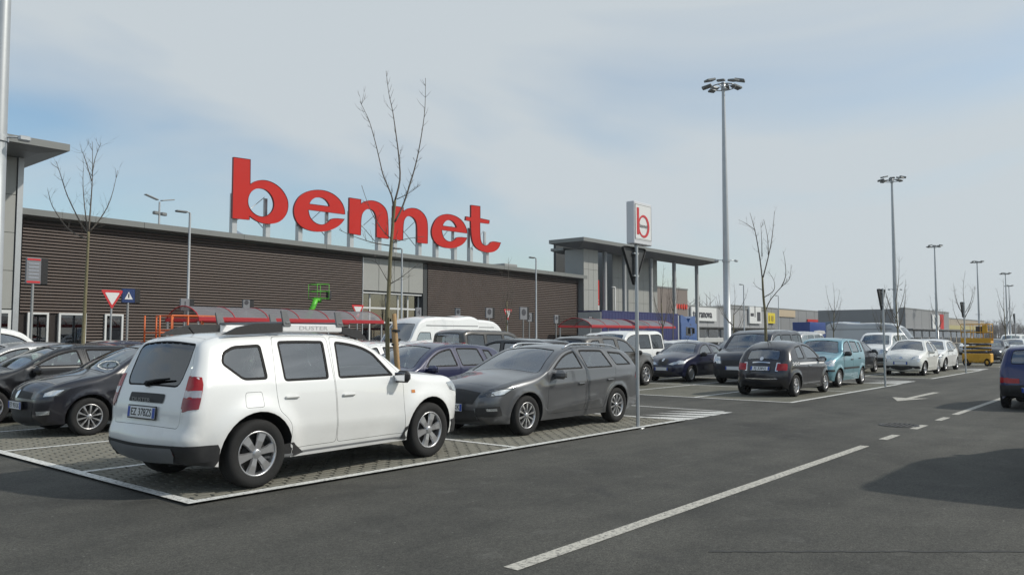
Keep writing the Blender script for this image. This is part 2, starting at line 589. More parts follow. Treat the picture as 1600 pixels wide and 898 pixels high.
WHEELS = {}
def wheel_meshes(Rw, wd, n, style):
    key = (Rw, wd, n, style)
    if key in WHEELS: return WHEELS[key]
    rr = Rw * 0.665
    h = wd / 2
    t = MB()
    t.lathe([(-h * .8, rr * .97), (-h * .95, rr * 1.06), (-h, Rw * .84), (-h * .93, Rw * .95), (-h * .72, Rw * .992), (-h * .3, Rw), (h * .3, Rw), (h * .72, Rw * .992), (h * .93, Rw * .95), (h, Rw * .84), (h * .95, rr * 1.06), (h * .8, rr * .97)], 36)
    tyre = t.mesh('tyre', M_TYRE)
    m = MB()
    # outward is -Y; a barrel, a lip and spokes
    m.lathe([(-h * .80, rr * .985), (-h * .88, rr * 1.0), (-h * .84, rr * .93), (-h * .55, rr * .90), (h * .7, rr * .88)], 36)
    y0 = -h * .60
    if style == 'cap':
        m.lathe([(-h * .55, rr * .90), (-h * .82, rr * .72), (-h * .86, rr * .30), (-h * .80, rr * .10), (-h * .80, 0.001)], 36)
    for k in range(n):
        a = 2 * math.pi * k / n + 0.2
        offs = [0] if style in ('plain', 'cap', 'fat', 'ten') else [-0.14, 0.14]
        for of in offs:
            w0, w1 = {'plain': (.16, .30), 'fat': (.26, .50), 'twin': (.07, .13), 'cap': (.10, .22), 'ten': (.06, .20)}[style]
            r0, r1 = rr * .16, rr * .93
            V = []
            for rad, wdt, yy in ((r0, w0 * rr, y0 - h * .12), (rr * .55, (w0 + w1) * .46 * rr, y0 - h * .20), (r1, w1 * rr, y0 - h * .16)):
                ca, sa = math.cos(a), math.sin(a)
                for sgn in (-1, 1):
                    lx = rad; ly = sgn * wdt / 2 + of * rad
                    for dy, nar in ((0.0, .78), (h * .22, 1.0)):
                        yl = sgn * wdt / 2 * nar + of * rad
                        V.append((lx * ca - yl * sa, yy + dy, lx * sa + yl * ca))
            F = []
            for i in (0, 4):
                F += [(i, i + 4, i + 6, i + 2), (i + 1, i + 5, i + 4, i), (i + 2, i + 6, i + 7, i + 3)]
            m.add(V, F)
    m.lathe([(y0 - h * .05, rr * .22), (y0 - h * .24, rr * .19), (y0 - h * .27, rr * .13), (y0 - h * .27, 0.001)], 18)
    rim = m.mesh('rim', M_ALLOY)
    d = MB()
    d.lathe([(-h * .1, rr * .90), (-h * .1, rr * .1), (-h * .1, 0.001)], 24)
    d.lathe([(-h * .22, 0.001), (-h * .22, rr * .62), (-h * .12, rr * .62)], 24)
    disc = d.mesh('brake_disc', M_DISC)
    WHEELS[key] = (tyre, rim, disc)
    return WHEELS[key]

def seat_mesh():
    m = MB()
    m.box((0.02, 0, 0.12), (0.50, 0.48, 0.16), 0.05)
    m.box((-0.27, 0, 0.46), (0.15, 0.46, 0.60), 0.06, Matrix.Rotation(R(-14), 3, 'Y'))
    m.box((-0.385, 0, 0.87), (0.10, 0.26, 0.19), 0.045, Matrix.Rotation(R(-10), 3, 'Y'))
    m.tube([(-0.35, -0.06, 0.72), (-0.375, -0.06, 0.82)], 0.008, 5)
    m.tube([(-0.35, 0.06, 0.72), (-0.375, 0.06, 0.82)], 0.008, 5)
    return m.mesh('seat', M_SEAT)
SEAT = seat_mesh()

def steering_mesh():
    m = MB()
    P = [(0.0, 0.18 * math.cos(a), 0.18 * math.sin(a)) for a in np.linspace(0, 2 * math.pi, 21)]
    m.tube(P, 0.014, 6, False)
    m.box((0, 0, 0), (0.03, 0.12, 0.10), 0.02)
    m.box((0, 0.1, 0), (0.02, 0.16, 0.03), 0.005)
    m.box((0, -0.1, 0), (0.02, 0.16, 0.03), 0.005)
    return m.mesh('steering_wheel', M_DASH)
STEER = steering_mesh()

class Proto:
    def __init__(s): s.parts = []
    def part(s, name, me, parent=None, loc=(0, 0, 0), rot=None, paint=False, lod=0, label=None):
        s.parts.append(dict(name=name, me=me, parent=parent, loc=loc, rot=rot, paint=paint, lod=lod, label=label))
        return len(s.parts) - 1

def patch_mesh(name, chunks, m):
    """chunks: list of (V Nx3, T, N)"""
    V = []; F = []; NN = []
    for v, t, nn in chunks:
        o = len(V)
        V += [tuple(p) for p in v]
        NN += [tuple(p) for p in nn]
        F += [tuple(int(i) + o for i in tri) for tri in t]
    me = mesh_from(name, V, F, [m], True)
    me.normals_split_custom_set_from_vertices(NN)
    return me

def weld(me, dist=0.0015):
    bm = bmesh.new(); bm.from_mesh(me)
    bmesh.ops.remove_doubles(bm, verts=bm.verts, dist=dist)
    bm.to_mesh(me); bm.free()
    me.polygons.foreach_set('use_smooth', [True] * len(me.polygons))
    me.update()

M_PAINT0 = paint('plain car paint', (0.3, 0.3, 0.3))

def side_chunk(sh, poly, holes, sgn, off=0.0, step=0.055, extra=None, clip=None):
    V, T = fill(poly, holes, step, extra)
    if clip is not None:                                 # pull points past the silhouette back onto it
        ins = in_poly(V, clip)
        if not ins.all():
            W = V[~ins]
            D, i, t = seg_dist(W, sh.P2[:-1], sh.P2[1:])
            V = V.copy(); V[~ins] = sh.P2[i] * (1 - t)[:, None] + sh.P2[i + 1] * t[:, None]
    pos, nr = sh.side(V)
    pos = pos + nr * off
    if sgn < 0:
        pos[:, 1] *= -1; nr = nr * np.array([1, -1, 1]); return pos, T, nr          # ccw in (x,z) faces -Y
    return pos, T[:, ::-1], nr

def strip_chunk(sh, poly, holes=(), off=0.0, step=0.09, k=0.7, extra=None):
    """poly in (s,t)"""
    sc = lambda P: [(p[0], p[1] * k) for p in P]
    V, T = fill(sc(poly), [sc(h) for h in holes], step, None if extra is None else np.array(sc(extra)))
    V = V.copy(); V[:, 1] /= k
    pos, nr = sh.strip(V)
    return pos + nr * off, T[:, ::-1], nr

def end_chunk(sh, poly, end, off=0.0, step=0.035):
    V, T = fill(resample(poly, step), (), step)
    q = sh.yz(V, end)
    pos, nr = sh.strip(q)
    pos = pos + nr * off
    # front: ccw in (y,z) faces +x when y is to the right seen from +x ... (y,z) ccw -> +x
    return pos, (T if end == 'front' else T[:, ::-1]), nr

def make_car(sp):
    sh = Shape(sp)
    pr = Proto()
    low = sh.lower()
    side_poly = [tuple(p) for p in sh.P2] + low
    doors = []
    win_d = []                      # (door index or None, polygon)
    for d in sp.get('doors', []):
        doors.append(resample(rnd(sh.door(**d), 0.05, 3), 0.08))
    wins = []
    for di, kind, a in sp.get('wins', []):
        poly = sh.window(*a) if kind == 'auto' else a
        wins.append((di, resample(rnd(poly, sp.get('wr', 0.05), 4), 0.07)))
    flaps = [resample(rnd(f, 0.03, 3), 0.06) for f in sp.get('flaps', [])]
    holes = list(doors) + [w for di, w in wins if di is None] + flaps
    # extra rows following the outline so that rounded edges stay round
    ex = []
    for dist in (0.006, 0.016, 0.03, 0.05, 0.08, 0.12, 0.17):
        ok = sh.Rr * 1.0 >= dist * 0.8
        ex += [tuple(p) for p in (sh.P2 - sh.N * dist)[ok]]
    E = np.array(ex)
    D, _, _ = seg_dist(E, sh.P2[:-1], sh.P2[1:])
    E = E[D > 0.0055]
    # strip holes: hood, windscreen, tailgate
    S = sh.S; ci = sh.ci
    def srange(i0, i1, a, b): return S[ci[i0]] + a, S[ci[i1]] - b
    w0, w1 = srange(*sp['ws'], 0.02, 0.03)
    tw = sp.get('wst', 0.90)
    ws_poly = resample(rnd([(w0, -tw), (w1, -tw * sp.get('wsk', .97)), (w1, tw * sp.get('wsk', .97)), (w0, tw)], 0.08, 3), 0.1)
    sholes = [ws_poly]
    hood_poly = None
    if 'hood' in sp:
        h0, h1 = srange(*sp['hood'], 0.0, 0.035)
        th_ = 0.93
        hood_poly = resample(rnd([(h0, -th_ * .96), (h1, -th_), (h1, th_), (h0, th_ * .96)], 0.09, 3), 0.1)
        sholes.append(hood_poly)
    tg_poly = None; rw_poly = None
    if 'rw' in sp:
        r0, r1 = srange(*sp['rw'], 0.03, 0.03)
        tr_ = sp.get('rwt', 0.86)
        rw_poly = resample(rnd([(r0, -tr_), (r1, -tr_ * sp.get('rwk', 1.0)), (r1, tr_ * sp.get('rwk', 1.0)), (r0, tr_)], 0.10, 3), 0.1)
    if 'gate' in sp:
        g0, g1 = srange(*sp['gate'], 0.0, 0.0)
        tg_poly = resample(rnd([(g0, -.955), (g1, -.955), (g1, .955), (g0, .955)], 0.06, 3), 0.1)
        sholes.append(tg_poly)
    elif rw_poly: sholes.append(rw_poly)
    strip_poly = [(s_, 1.0) for s_ in S] + [(S[-1], x) for x in (0.6, 0.2, -0.2, -0.6)] + [(s_, -1.0) for s_ in S[::-1]] + [(S[0], x) for x in (-0.6, -0.2, 0.2, 0.6)]
    xtra = [(s_, t_) for s_ in S[1:-1] for t_ in (-.97, -.9, -.7, -.45, -.2, 0, .2, .45, .7, .9, .97)]
    body = [side_chunk(sh, side_poly, holes, 1, extra=E), side_chunk(sh, side_poly, holes, -1, extra=E),
            strip_chunk(sh, strip_poly, sholes, extra=xtra, step=0.3)]
    me = patch_mesh('body', body, M_PAINT0)
    pr.part('body', me, paint=True)
    if hood_poly: pr.part('hood', patch_mesh('hood', [strip_chunk(sh, shrink(hood_poly, 0.0045), extra=[q for q in xtra], step=0.3)], M_PAINT0), paint=True)
    pr.part('windscreen', patch_mesh('windscreen', [strip_chunk(sh, ws_poly, off=-0.006, extra=xtra, step=0.3)], M_GLASS))
    def ring(name, poly, d, fnc, m=M_RUB):
        inner = shrink(poly, d)
        return patch_mesh(name, [fnc(poly, [inner])], m)
    pr.part('window_seal', ring('window_seal', ws_poly, 0.022, lambda p, h: strip_chunk(sh, p, h, off=-0.002, step=0.3)), 1 and None, lod=1)
    gate_i = None
    GR = M_GLASSD if sp.get('darkrear') else M_GLASS
    if tg_poly:
        hl = [rw_poly] if rw_poly else []
        gate_i = pr.part('tailgate', patch_mesh('tailgate', [strip_chunk(sh, shrink(tg_poly, 0.0045), hl, extra=xtra, step=0.3)], M_PAINT0), paint=True)
    if rw_poly:
        pr.part('rear_window', patch_mesh('rear_window', [strip_chunk(sh, rw_poly, off=-0.004, extra=xtra, step=0.3)], GR), parent=gate_i)
        pr.part('window_seal', ring('window_seal', rw_poly, 0.02, lambda p, h: strip_chunk(sh, p, h, off=-0.001, step=0.3)), parent=gate_i, lod=1)
    for sg in (1, -1):
        di_idx = []
        for k, dp in enumerate(doors):
            hl = [w for di, w in wins if di == k]
            di_idx.append(pr.part('door', patch_mesh('door', [side_chunk(sh, shrink(dp, 0.0045), hl, sg, extra=E)], M_PAINT0), paint=True))
        for k, (di, wp) in enumerate(wins):
            par = di_idx[di] if di is not None else None
            gm = M_GLASSD if (sp.get('privacy') and k > 0) else M_GLASS
            pr.part('window' if di is not None else 'quarter_window', patch_mesh('window', [side_chunk(sh, wp, [], sg, off=-0.008)], gm), parent=par)
            pr.part('window_seal', patch_mesh('window_seal', [side_chunk(sh, wp, [shrink(wp, 0.03)], sg, off=-0.003, step=.2)], M_RUB), parent=par, lod=1)
        for f in flaps:
            pr.part('fuel_flap', patch_mesh('fuel_flap', [side_chunk(sh, shrink(f, 0.004), [], sg)], M_PAINT0), paint=True, lod=1)
        # handles
        for k, (hx, hz) in enumerate(sp.get('handles', [])):
            p, n = sh.side(np.array([[hx, hz]]))
            m = MB(); m.box((0, 0, 0), (0.19, 0.035, 0.032), 0.012)
            pr.part('handle', m.mesh('handle', sp.get('handle_mat') or M_PAINT0), parent=di_idx[min(k, len(di_idx) - 1)] if di_idx else None,
                    loc=(hx, sg * (p[0][1] + 0.012), hz), paint=not sp.get('handle_mat'), lod=1)
        # mirrors
        if 'mirror' in sp:
            mx, mz = sp['mirror']
            p, n = sh.side(np.array([[mx, mz]]))
            y0 = p[0][1]
            m = MB()
            m.box((0, 0.13, 0.02), (0.13, 0.22, 0.15), 0.05)
            m.box((0.0, 0.03, -0.03), (0.07, 0.10, 0.05), 0.02)
            me = m.mesh('mirror', sp.get('mirror_mat') or M_PAINT0)
            if sg < 0:
                for v in me.vertices: v.co.y *= -1
                me.flip_normals()
            mi = pr.part('mirror', me, loc=(mx, sg * (y0 - 0.015), mz), paint=not sp.get('mirror_mat'))
            m = MB(); m.box((-0.066, sg * 0.13, 0.02), (0.006, 0.17, 0.105), 0.002)
            pr.part('mirror_glass', m.mesh('mirror_glass', M_CHROME), parent=mi, lod=2)
        # wheels
        for wi, ax in enumerate(sp['ax']):
            p, n = sh.side(np.array([[ax, sp['R'] + sp['Ra'] * 1.02]]))
            wd = sp.get('tw', 0.20)
            yy = p[0][1] - 0.025 - wd / 2
            ty, ri, dc = wheel_meshes(sp['R'], wd, *sp['rim'])
            hubloc = (ax, sg * yy, sp['R'])
            rot = (0, 0, math.pi if sg > 0 else 0)
            w_i = pr.part('wheel', None, loc=hubloc, rot=rot)
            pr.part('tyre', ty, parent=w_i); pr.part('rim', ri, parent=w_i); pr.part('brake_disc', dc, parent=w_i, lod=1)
            m = MB()
            V = []; F = []
            a0 = math.asin((sp.get('sill', .24) - sp['R']) / sp['Ra'])
            for j in range(15):
                a = math.pi - a0 + (2 * a0 - math.pi) * j / 14
                q = np.array([[ax + sp['Ra'] * math.cos(a), sp['R'] + sp['Ra'] * math.sin(a)]])
                pz, _ = sh.side(q)
                V += [(q[0][0], sg * (pz[0][1] - 0.001), q[0][1]), (q[0][0], sg * max(0.38, yy - wd / 2 - 0.06), q[0][1])]
            F = [(2 * j, 2 * j + 1, 2 * j + 3, 2 * j + 2) for j in range(14)]
            m.add(V, F, True)
            o = len(m.v); 
            m.v += [V[2 * j + 1] for j in range(15)]; m.f.append(tuple(range(o, o + 15))); m.sm.append(False)
            pr.part('wheel_arch', m.mesh('wheel_arch', sp.get('arch_mat') or M_UNDER))
    # lamps, grilles, bumpers, mouldings
    for ft in sp.get('features', []):
        name, m_, off, lod, chunks, mirror = ft[:6]
        lab = ft[6] if len(ft) > 6 else None
        for sg in ((1, -1) if mirror else (0,)):
            ch = []
            for dom, poly in chunks:
                if dom == 'side':
                    for g in ([sg] if sg else [1, -1]):
                        P = resample(poly, 0.06)
                        P = [tuple(p) for p in P]
                        ch.append(side_chunk(sh, P, [], g, off=off, step=0.04, extra=E, clip=side_poly))
                elif dom in ('front', 'rear'):
                    if sg == -1: P = [(-y, z) for y, z in poly][::-1]
                    else: P = poly
                    ch.append(end_chunk(sh, P, dom, off=off))
                elif dom == 'top':
                    ch.append(strip_chunk(sh, resample(poly, .08), off=off, step=.08))
            pr.part(name, patch_mesh(name, ch, m_ if m_ != 'paint' else M_PAINT0), lod=lod, label=lab, paint=(m_ == 'paint'))
    # licence plates
    for end, z, txt, yoff in sp.get('plates', []):
        q = sh.yz(np.array([[yoff, z]]), end)
        pos, nr = sh.strip(q)
        dr = 1 if end == 'front' else -1
        x = pos[0][0] + dr * 0.016
        sl = math.atan2(nr[0][2], abs(nr[0][0]))
        m = MB(); m.box((0, 0, 0), (0.012, 0.52, 0.115), 0.003)
        pi = pr.part('number_plate', m.mesh('number_plate', M_PLATE), loc=(x, pos[0][1], z), rot=(0, -dr * sl, 0))
        for s_ in (-1, 1):
            m = MB(); m.box((dr * 0.007, s_ * 0.238, 0), (0.004, 0.042, 0.105))
            pr.part('country_band', m.mesh('country_band', M_PLBLUE), parent=pi, lod=2)
        m = MB()
        m.box((-dr * 0.004, 0, 0), (0.012, 0.545, 0.14), 0.003)
        pr.part('plate_frame', m.mesh('plate_frame', M_INK), parent=pi, lod=2)
        if txt:
            t = text_mesh(txt, 0.108, M_INK, 0.0006, 'registration', bold=0.001, squash=0.92)
            t.transform((STAND_PX if dr > 0 else STAND_NX).to_4x4())
            pr.part('registration', t, parent=pi, loc=(dr * 0.0078, 0, -0.002), lod=2)
    # underbody, cabin
    zs = sp.get('sill', .24)
    m = MB()
    m.span(sh.xR + .25, sh.xF - .25, -.42, .42, zs - .03, zs + .18, .03)
    m.span(sp['ax'][1] + sp['Ra'] + .04, sp['ax'][0] - sp['Ra'] - .04, -sp['w'] + .10, sp['w'] - .10, zs - .01, zs + .12, .02)
    m.span(sp['ax'][1] - .04, sp['ax'][1] + .04, -sp['w'] + .2, sp['w'] - .2, sp['R'] - .05, sp['R'] + .05)
    m.tube([(sh.xR + .12, -.35, zs + .02), (sh.xR + .5, -.35, zs + .04)], .03, 8)
    pr.part('underbody', m.mesh('underbody', M_UNDER))
    m = MB()
    cx = S  # added nose and boot filler boxes keep daylight from showing through
    nose_top = sh.top(sp['ax'][0]) - .12
    m.span(sp['ax'][0] - .3, sp['ax'][0] + .45, -.40, .40, zs + .1, nose_top, .05)
    pr.part('nose_filler', m.mesh('nose_filler', M_UNDER)); m = MB()
    m.span(sh.xR + .22, sp['ax'][1] + .2, -.40, .40, zs + .1, min(sh.belt(sp['ax'][1]) - .12, sh.top(sh.xR + .3) - .1), .04)
    pr.part('boot_filler', m.mesh('boot_filler', M_UNDER), lod=0)
    if sp.get('cabin', True):
        cowl = sh.X[ci[sp['ws'][0]]]; cz = sh.Z[ci[sp['ws'][0]]]
        m = MB(); m.box((cowl - .18, 0, cz - .13), (.5, 2 * sp['w'] - .28, .20), .06)
        pr.part('dashboard', m.mesh('dashboard', M_DASH), lod=0)
        fl = sp.get('seatz', 0.34)
        pr.part('steering_wheel', STEER, loc=(cowl - .46, .36, cz - .05), rot=(0, R(24), 0), lod=1)
        for sx in sp.get('seats', (-0.05, -0.9)):
            for sy in (.36, -.36):
                pr.part('seat', SEAT, loc=(sx, sy, fl), lod=0)
    return pr, sh

def instantiate(pr, name, label, cat, loc, rz, pm, lod=2, group=None, drop=()):
    root = thing(name, label, cat, loc, rz, group)
    made = []
    for p in pr.parts:
        if p['lod'] > lod or p['name'] in drop or (p['parent'] is not None and made[p['parent']] is None):
            made.append(None); continue
        par = root if p['parent'] is None else made[p['parent']]
        o = bpy.data.objects.new(p['name'], p['me'])
        col.objects.link(o)
        o.parent = par
        l = Vector(p['loc'])
        if p['parent'] is not None and p.get('abs') : pass
        o.location = l
        if p['name'] in ('handle',) and p['parent'] is not None: o.location = l
        if p['rot']: o.rotation_euler = p['rot']
        if p['paint']:
            o.material_slots[0].link = 'OBJECT'
            o.material_slots[0].material = pm
        if p['label']: o['label'] = p['label']
        made.append(o)
    return root
# ---------------------------------------------------------------- vehicle shapes
def rect(a0, a1, b0, b1): return [(a0, b0), (a1, b0), (a1, b1), (a0, b1)]
def disc(cx, cz, r, n=14, rz=None): return [(cx + r * math.cos(2 * math.pi * i / n), cz + (rz or r) * math.sin(2 * math.pi * i / n)) for i in range(n)]

SUV = dict(
    ol=[(2.02, .27, .10, .04), (2.09, .34, .22, .06), (2.11, .50, .24, .06), (2.10, .72, .22, .06), (2.05, .90, .18, .05), (1.93, 1.00, .14, .04),
        (1.5, 1.07, .12, .045), (1.05, 1.115, .10, .05), (.92, 1.135, .06, .06), (.62, 1.34, .05, .07), (.32, 1.53, .05, .06), (.10, 1.585, .07, .04),
        (-.5, 1.62, .09, .03), (-1.2, 1.605, .09, .03), (-1.72, 1.555, .09, .03), (-1.80, 1.525, .09, .04), (-1.93, 1.28, .10, .035), (-2.02, 1.03, .13, .035),
        (-2.07, .85, .15, .04), (-2.09, .66, .17, .04), (-2.13, .57, .19, .05), (-2.11, .42, .18, .05), (-2.02, .31, .12, .04)],
    nose=5, tail=15, ws=(8, 10), rw=(15, 17), hood=(5, 8), gate=(14, 19), rwt=.945, rwk=.80, darkrear=True,
    ax=(1.337, -1.337), R=.357, Ra=.44, w=.875, th=.235, belt=[(1.2, 1.03), (-2.0, 1.07)], tf=.10, tr=.06, xa=.9, xb=-1.0, sill=.27, flare=.055, flw=.13,
    doors=[dict(f_bot=.86, f_belt=.84, t0=.56, t1=-.20, r_belt=-.27, r_bot=-.22), dict(f_bot=-.23, f_belt=-.28, t0=-.24, t1=-1.02, r_belt=-1.10, r_bot=-.93, arch=True)],
    wins=[(0, 'auto', (.70, -.21, .44, -.14, .085)), (1, 'auto', (-.35, -.98, -.30, -.96, .085)),
          (None, 'poly', [(-1.18, 1.12), (-1.18, 1.50), (-1.52, 1.485), (-1.66, 1.42), (-1.70, 1.30), (-1.48, 1.12)])],
    flaps=[[(-1.28, .84), (-1.28, 1.00), (-1.48, 1.00), (-1.50, .84)]],
    handles=[(-.08, .90), (-.90, .92)], handle_mat=None, mirror=(.74, 1.06), mirror_mat=M_PLAS, rim=(6, 'fat'), tw=.225, seatz=.46, seats=(-.02, -.88),
    crease=[(.9, .56, -.95, .60, .012, .05)],
    features=[
        ('bumper', M_PLAS, .011, 0, [('side', [(-2.2, .50), (-2.2, .30), (-2.02, .30), (-1.76, .275), (-1.745, .50)]), ('rear', rect(-.95, .95, .32, .50))], False, 'black plastic lower rear bumper'),
        ('skid_plate', M_GREYP, .020, 1, [('rear', [(-.50, .33), (.50, .33), (.62, .42), (.58, .475), (-.58, .475), (-.62, .42)])], False),
        ('bumper', M_PLAS, .011, 0, [('side', [(2.2, .275), (2.2, .48), (1.77, .46), (1.76, .28)][::-1]), ('front', rect(-.9, .9, .28, .47))], False, 'black plastic lower front bumper'),
        ('sill_moulding', M_GREYP, .006, 1, [('side', [(.92, .272), (.92, .32), (-.92, .32), (-.92, .272)])], True),
        ('mud_flap', M_PLAS, .008, 1, [('side', [(-.93, .275), (-.70, .30), (-.86, .40), (-.95, .50), (-.965, .50)])], True),
        ('mud_flap', M_PLAS, .008, 1, [('side', [(.93, .275), (.80, .30), (.86, .44), (.955, .47)])], True),
        ('tail_lamp', M_RED, .006, 0, [('side', [(-2.2, .84), (-1.985, .86), (-1.925, 1.10), (-1.92, 1.17), (-2.1, 1.20)]), ('rear', [(.64, .86), (.95, .84), (.95, 1.20), (.61, 1.18)])], True),
        ('reversing_lamp', M_CLEAR, .010, 1, [('side', [(-2.2, .97), (-1.958, .97), (-1.945, 1.04), (-2.2, 1.04)]), ('rear', [(.64, .97), (.95, .97), (.95, 1.04), (.63, 1.04)])], True),
        ('rear_fog_lamp', M_REDD, .010, 1, [('side', [(-2.2, .84), (-1.985, .86), (-1.958, .965), (-2.2, .965)]), ('rear', [(.64, .86), (.95, .84), (.95, .965), (.63, .965)])], True),
        ('tailgate_trim', M_PLAS, .008, 1, [('rear', rnd(rect(-.33, .33, .895, .985), .02))], False),
        ('badge', M_CHROME, .012, 1, [('rear', [(-.055, 1.075), (-.03, 1.06), (0, 1.045), (.03, 1.06), (.055, 1.075), (.045, 1.095), (-.045, 1.095)])], False),
        ('reflector', M_REDD, .018, 1, [('rear', rect(.50, .66, .41, .45))], True),
        ('headlamp', M_LAMP, .004, 0, [('side', [(2.06, .80), (1.80, .86), (1.72, .96), (1.93, .975), (2.03, .91)]), ('front', [(.40, .74), (.95, .78), (.95, .93), (.40, .90)])], True),
        ('grille', M_PLAS, .006, 0, [('front', rect(-.38, .38, .70, .90))], False),
        ('side_repeater', M_AMBER, .005, 2, [('side', rect(.98, 1.04, .86, .90))], True),
    ],
    plates=[('rear', .80, 'EZ 378ZS', 0.0)])

WAGON = dict(
    ol=[(2.02, .22, .08, .05), (2.09, .30, .24, .08), (2.11, .45, .28, .09), (2.09, .60, .28, .09), (2.02, .72, .22, .08), (1.9, .785, .15, .06),
        (1.5, .88, .13, .05), (1.1, .94, .11, .05), (.95, .965, .06, .06), (.55, 1.16, .05, .07), (.12, 1.35, .05, .05), (-.15, 1.405, .07, .035),
        (-.7, 1.42, .08, .03), (-1.4, 1.385, .08, .03), (-1.90, 1.32, .08, .03), (-1.99, 1.28, .08, .035), (-2.13, 1.10, .10, .05), (-2.22, .95, .14, .05),
        (-2.27, .80, .18, .05), (-2.30, .62, .20, .05), (-2.29, .42, .18, .05), (-2.19, .28, .12, .04)],
    nose=5, tail=15, ws=(8, 10), rw=(15, 17), hood=(5, 8), gate=(14, 19), rwt=.88, rwk=.9,
    ax=(1.318, -1.318), R=.32, Ra=.375, w=.90, th=.25, belt=[(1.2, .90), (-1.3, .965), (-2.2, 1.0)], tf=.14, tr=.08, xa=.9, xb=-1.2, sill=.21, flare=.022,
    doors=[dict(f_bot=.80, f_belt=.80, t0=.55, t1=-.28, r_belt=-.32, r_bot=-.26), dict(f_bot=-.27, f_belt=-.33, t0=-.31, t1=-1.20, r_belt=-1.30, r_bot=-.88, arch=True)],
    wins=[(0, 'auto', (.66, -.26, .48, -.20)), (1, 'auto', (-.38, -1.22, -.34, -1.08)), (None, 'auto', (-1.36, -1.93, -1.24, -1.70, .085, .05))],
    flaps=[], handles=[(-.13, .77), (-1.04, .80)], mirror=(.60, .93), mirror_mat=None, rim=(10, 'ten'), tw=.215, seatz=.28, seats=(-.18, -1.02),
    crease=[(1.0, .76, -1.9, .86, .022, .035), (.8, .36, -.85, .52, .022, .05)],
    features=[
        ('headlamp', M_LAMPD, .004, 0, [('side', [(2.2, .61), (1.86, .655), (1.56, .79), (1.66, .815), (1.93, .765), (2.2, .74)]), ('front', [(.50, .60), (.95, .62), (.95, .735), (.56, .70)])], True),
        ('headlamp_lens', M_LAMP, .008, 1, [('side', [(2.0, .655), (1.84, .68), (1.68, .755), (1.86, .745), (1.98, .71)])], True),
        ('grille', M_PLAS, .006, 0, [('front', [(-.40, .52), (.40, .52), (.50, .70), (-.50, .70)])], False),
        ('lower_intake', M_PLAS, .006, 0, [('front', [(-.62, .27), (.62, .27), (.56, .43), (-.56, .43)])], False),
        ('fog_lamp_recess', M_PLAS, .006, 1, [('side', [(2.2, .32), (1.84, .35), (1.90, .50), (2.2, .46)])], True),
        ('fog_lamp', M_LAMP, .010, 1, [('side', [(2.05, .42), (1.93, .425), (1.94, .465), (2.06, .46)])], True),
        ('bumper_blade', M_GREYP, .011, 1, [('front', [(.50, .29), (.60, .29), (.52, .46), (.42, .46)])], True),
        ('tail_lamp', M_RED, .005, 0, [('side', [(-2.4, .78), (-2.0, .80), (-2.04, .90), (-2.4, .93)]), ('rear', [(.42, .78), (.95, .78), (.95, .93), (.44, .91)])], True),
        ('rear_valance', M_PLAS, .005, 1, [('rear', rect(-.6, .6, .30, .42))], False),
    ],
    plates=[('front', .47, 'FN 206XK', 0.0), ('rear', .70, '', 0)])

HATCH = dict(
    ol=[(1.86, .20, .08, .05), (1.94, .28, .24, .08), (1.96, .44, .26, .08), (1.95, .62, .24, .08), (1.89, .73, .2, .07), (1.77, .80, .14, .06),
        (1.42, .90, .12, .05), (1.1, .955, .10, .05), (.98, .975, .06, .06), (.62, 1.18, .05, .07), (.22, 1.37, .05, .05), (-.02, 1.42, .07, .04),
        (-.5, 1.44, .08, .035), (-1.1, 1.41, .08, .03), (-1.50, 1.345, .08, .03), (-1.57, 1.31, .08, .035), (-1.72, 1.12, .11, .05), (-1.82, .95, .15, .05),
        (-1.87, .80, .18, .06), (-1.90, .62, .20, .06), (-1.89, .42, .18, .05), (-1.80, .28, .12, .04)],
    nose=5, tail=15, ws=(8, 10), rw=(15, 17), hood=(5, 8), gate=(14, 19),
    ax=(1.235, -1.235), R=.305, Ra=.36, w=.845, th=.225, belt=[(1.1, .91), (-1.8, .985)], tf=.12, tr=.08, xa=.8, xb=-.9, sill=.21,
    doors=[dict(f_bot=.78, f_belt=.78, t0=.58, t1=-.20, r_belt=-.25, r_bot=-.19), dict(f_bot=-.20, f_belt=-.26, t0=-.23, t1=-1.0, r_belt=-1.12, r_bot=-.80, arch=True)],
    wins=[(0, 'auto', (.70, -.20, .52, -.14)), (1, 'auto', (-.31, -1.02, -.27, -.92)), (None, 'auto', (-1.13, -1.42, -1.05, -1.26, .085, .04))],
    handles=[(-.06, .80), (-.92, .83)], mirror=(.64, .95), rim=(10, 'ten'), tw=.19, seatz=.28, seats=(-.05, -.86),
    crease=[(1.3, .70, -1.6, .76, .014, .04)],
    features=[
        ('headlamp', M_LAMPD, .004, 0, [('side', [(2.1, .61), (1.70, .65), (1.52, .78), (1.78, .79), (2.1, .75)]), ('front', [(.36, .61), (.95, .62), (.95, .75), (.40, .72)])], True),
        ('headlamp_lens', M_LAMP, .008, 1, [('side', [(1.88, .645), (1.72, .67), (1.62, .75), (1.76, .745), (1.86, .70)])], True),
        ('grille', M_PLAS, .006, 0, [('front', rect(-.40, .40, .60, .69))], False),
        ('badge', M_CHROME, .012, 1, [('front', disc(0, .65, .055))], False),
        ('lower_intake', M_PLAS, .006, 0, [('front', [(-.6, .26), (.6, .26), (.55, .42), (-.55, .42)])], False),
        ('fog_lamp', M_LAMP, .006, 1, [('side', [(1.93, .36), (1.80, .37), (1.80, .43), (1.94, .42)])], True),
        ('tail_lamp', M_RED, .005, 0, [('side', [(-2.1, .80), (-1.68, .82), (-1.66, .98), (-2.1, .97)]), ('rear', [(.48, .80), (.95, .80), (.95, .97), (.50, .95)])], True),
    ],
    plates=[('front', .50, 'ET 951LK', 0.0), ('rear', .58, '', 0)])

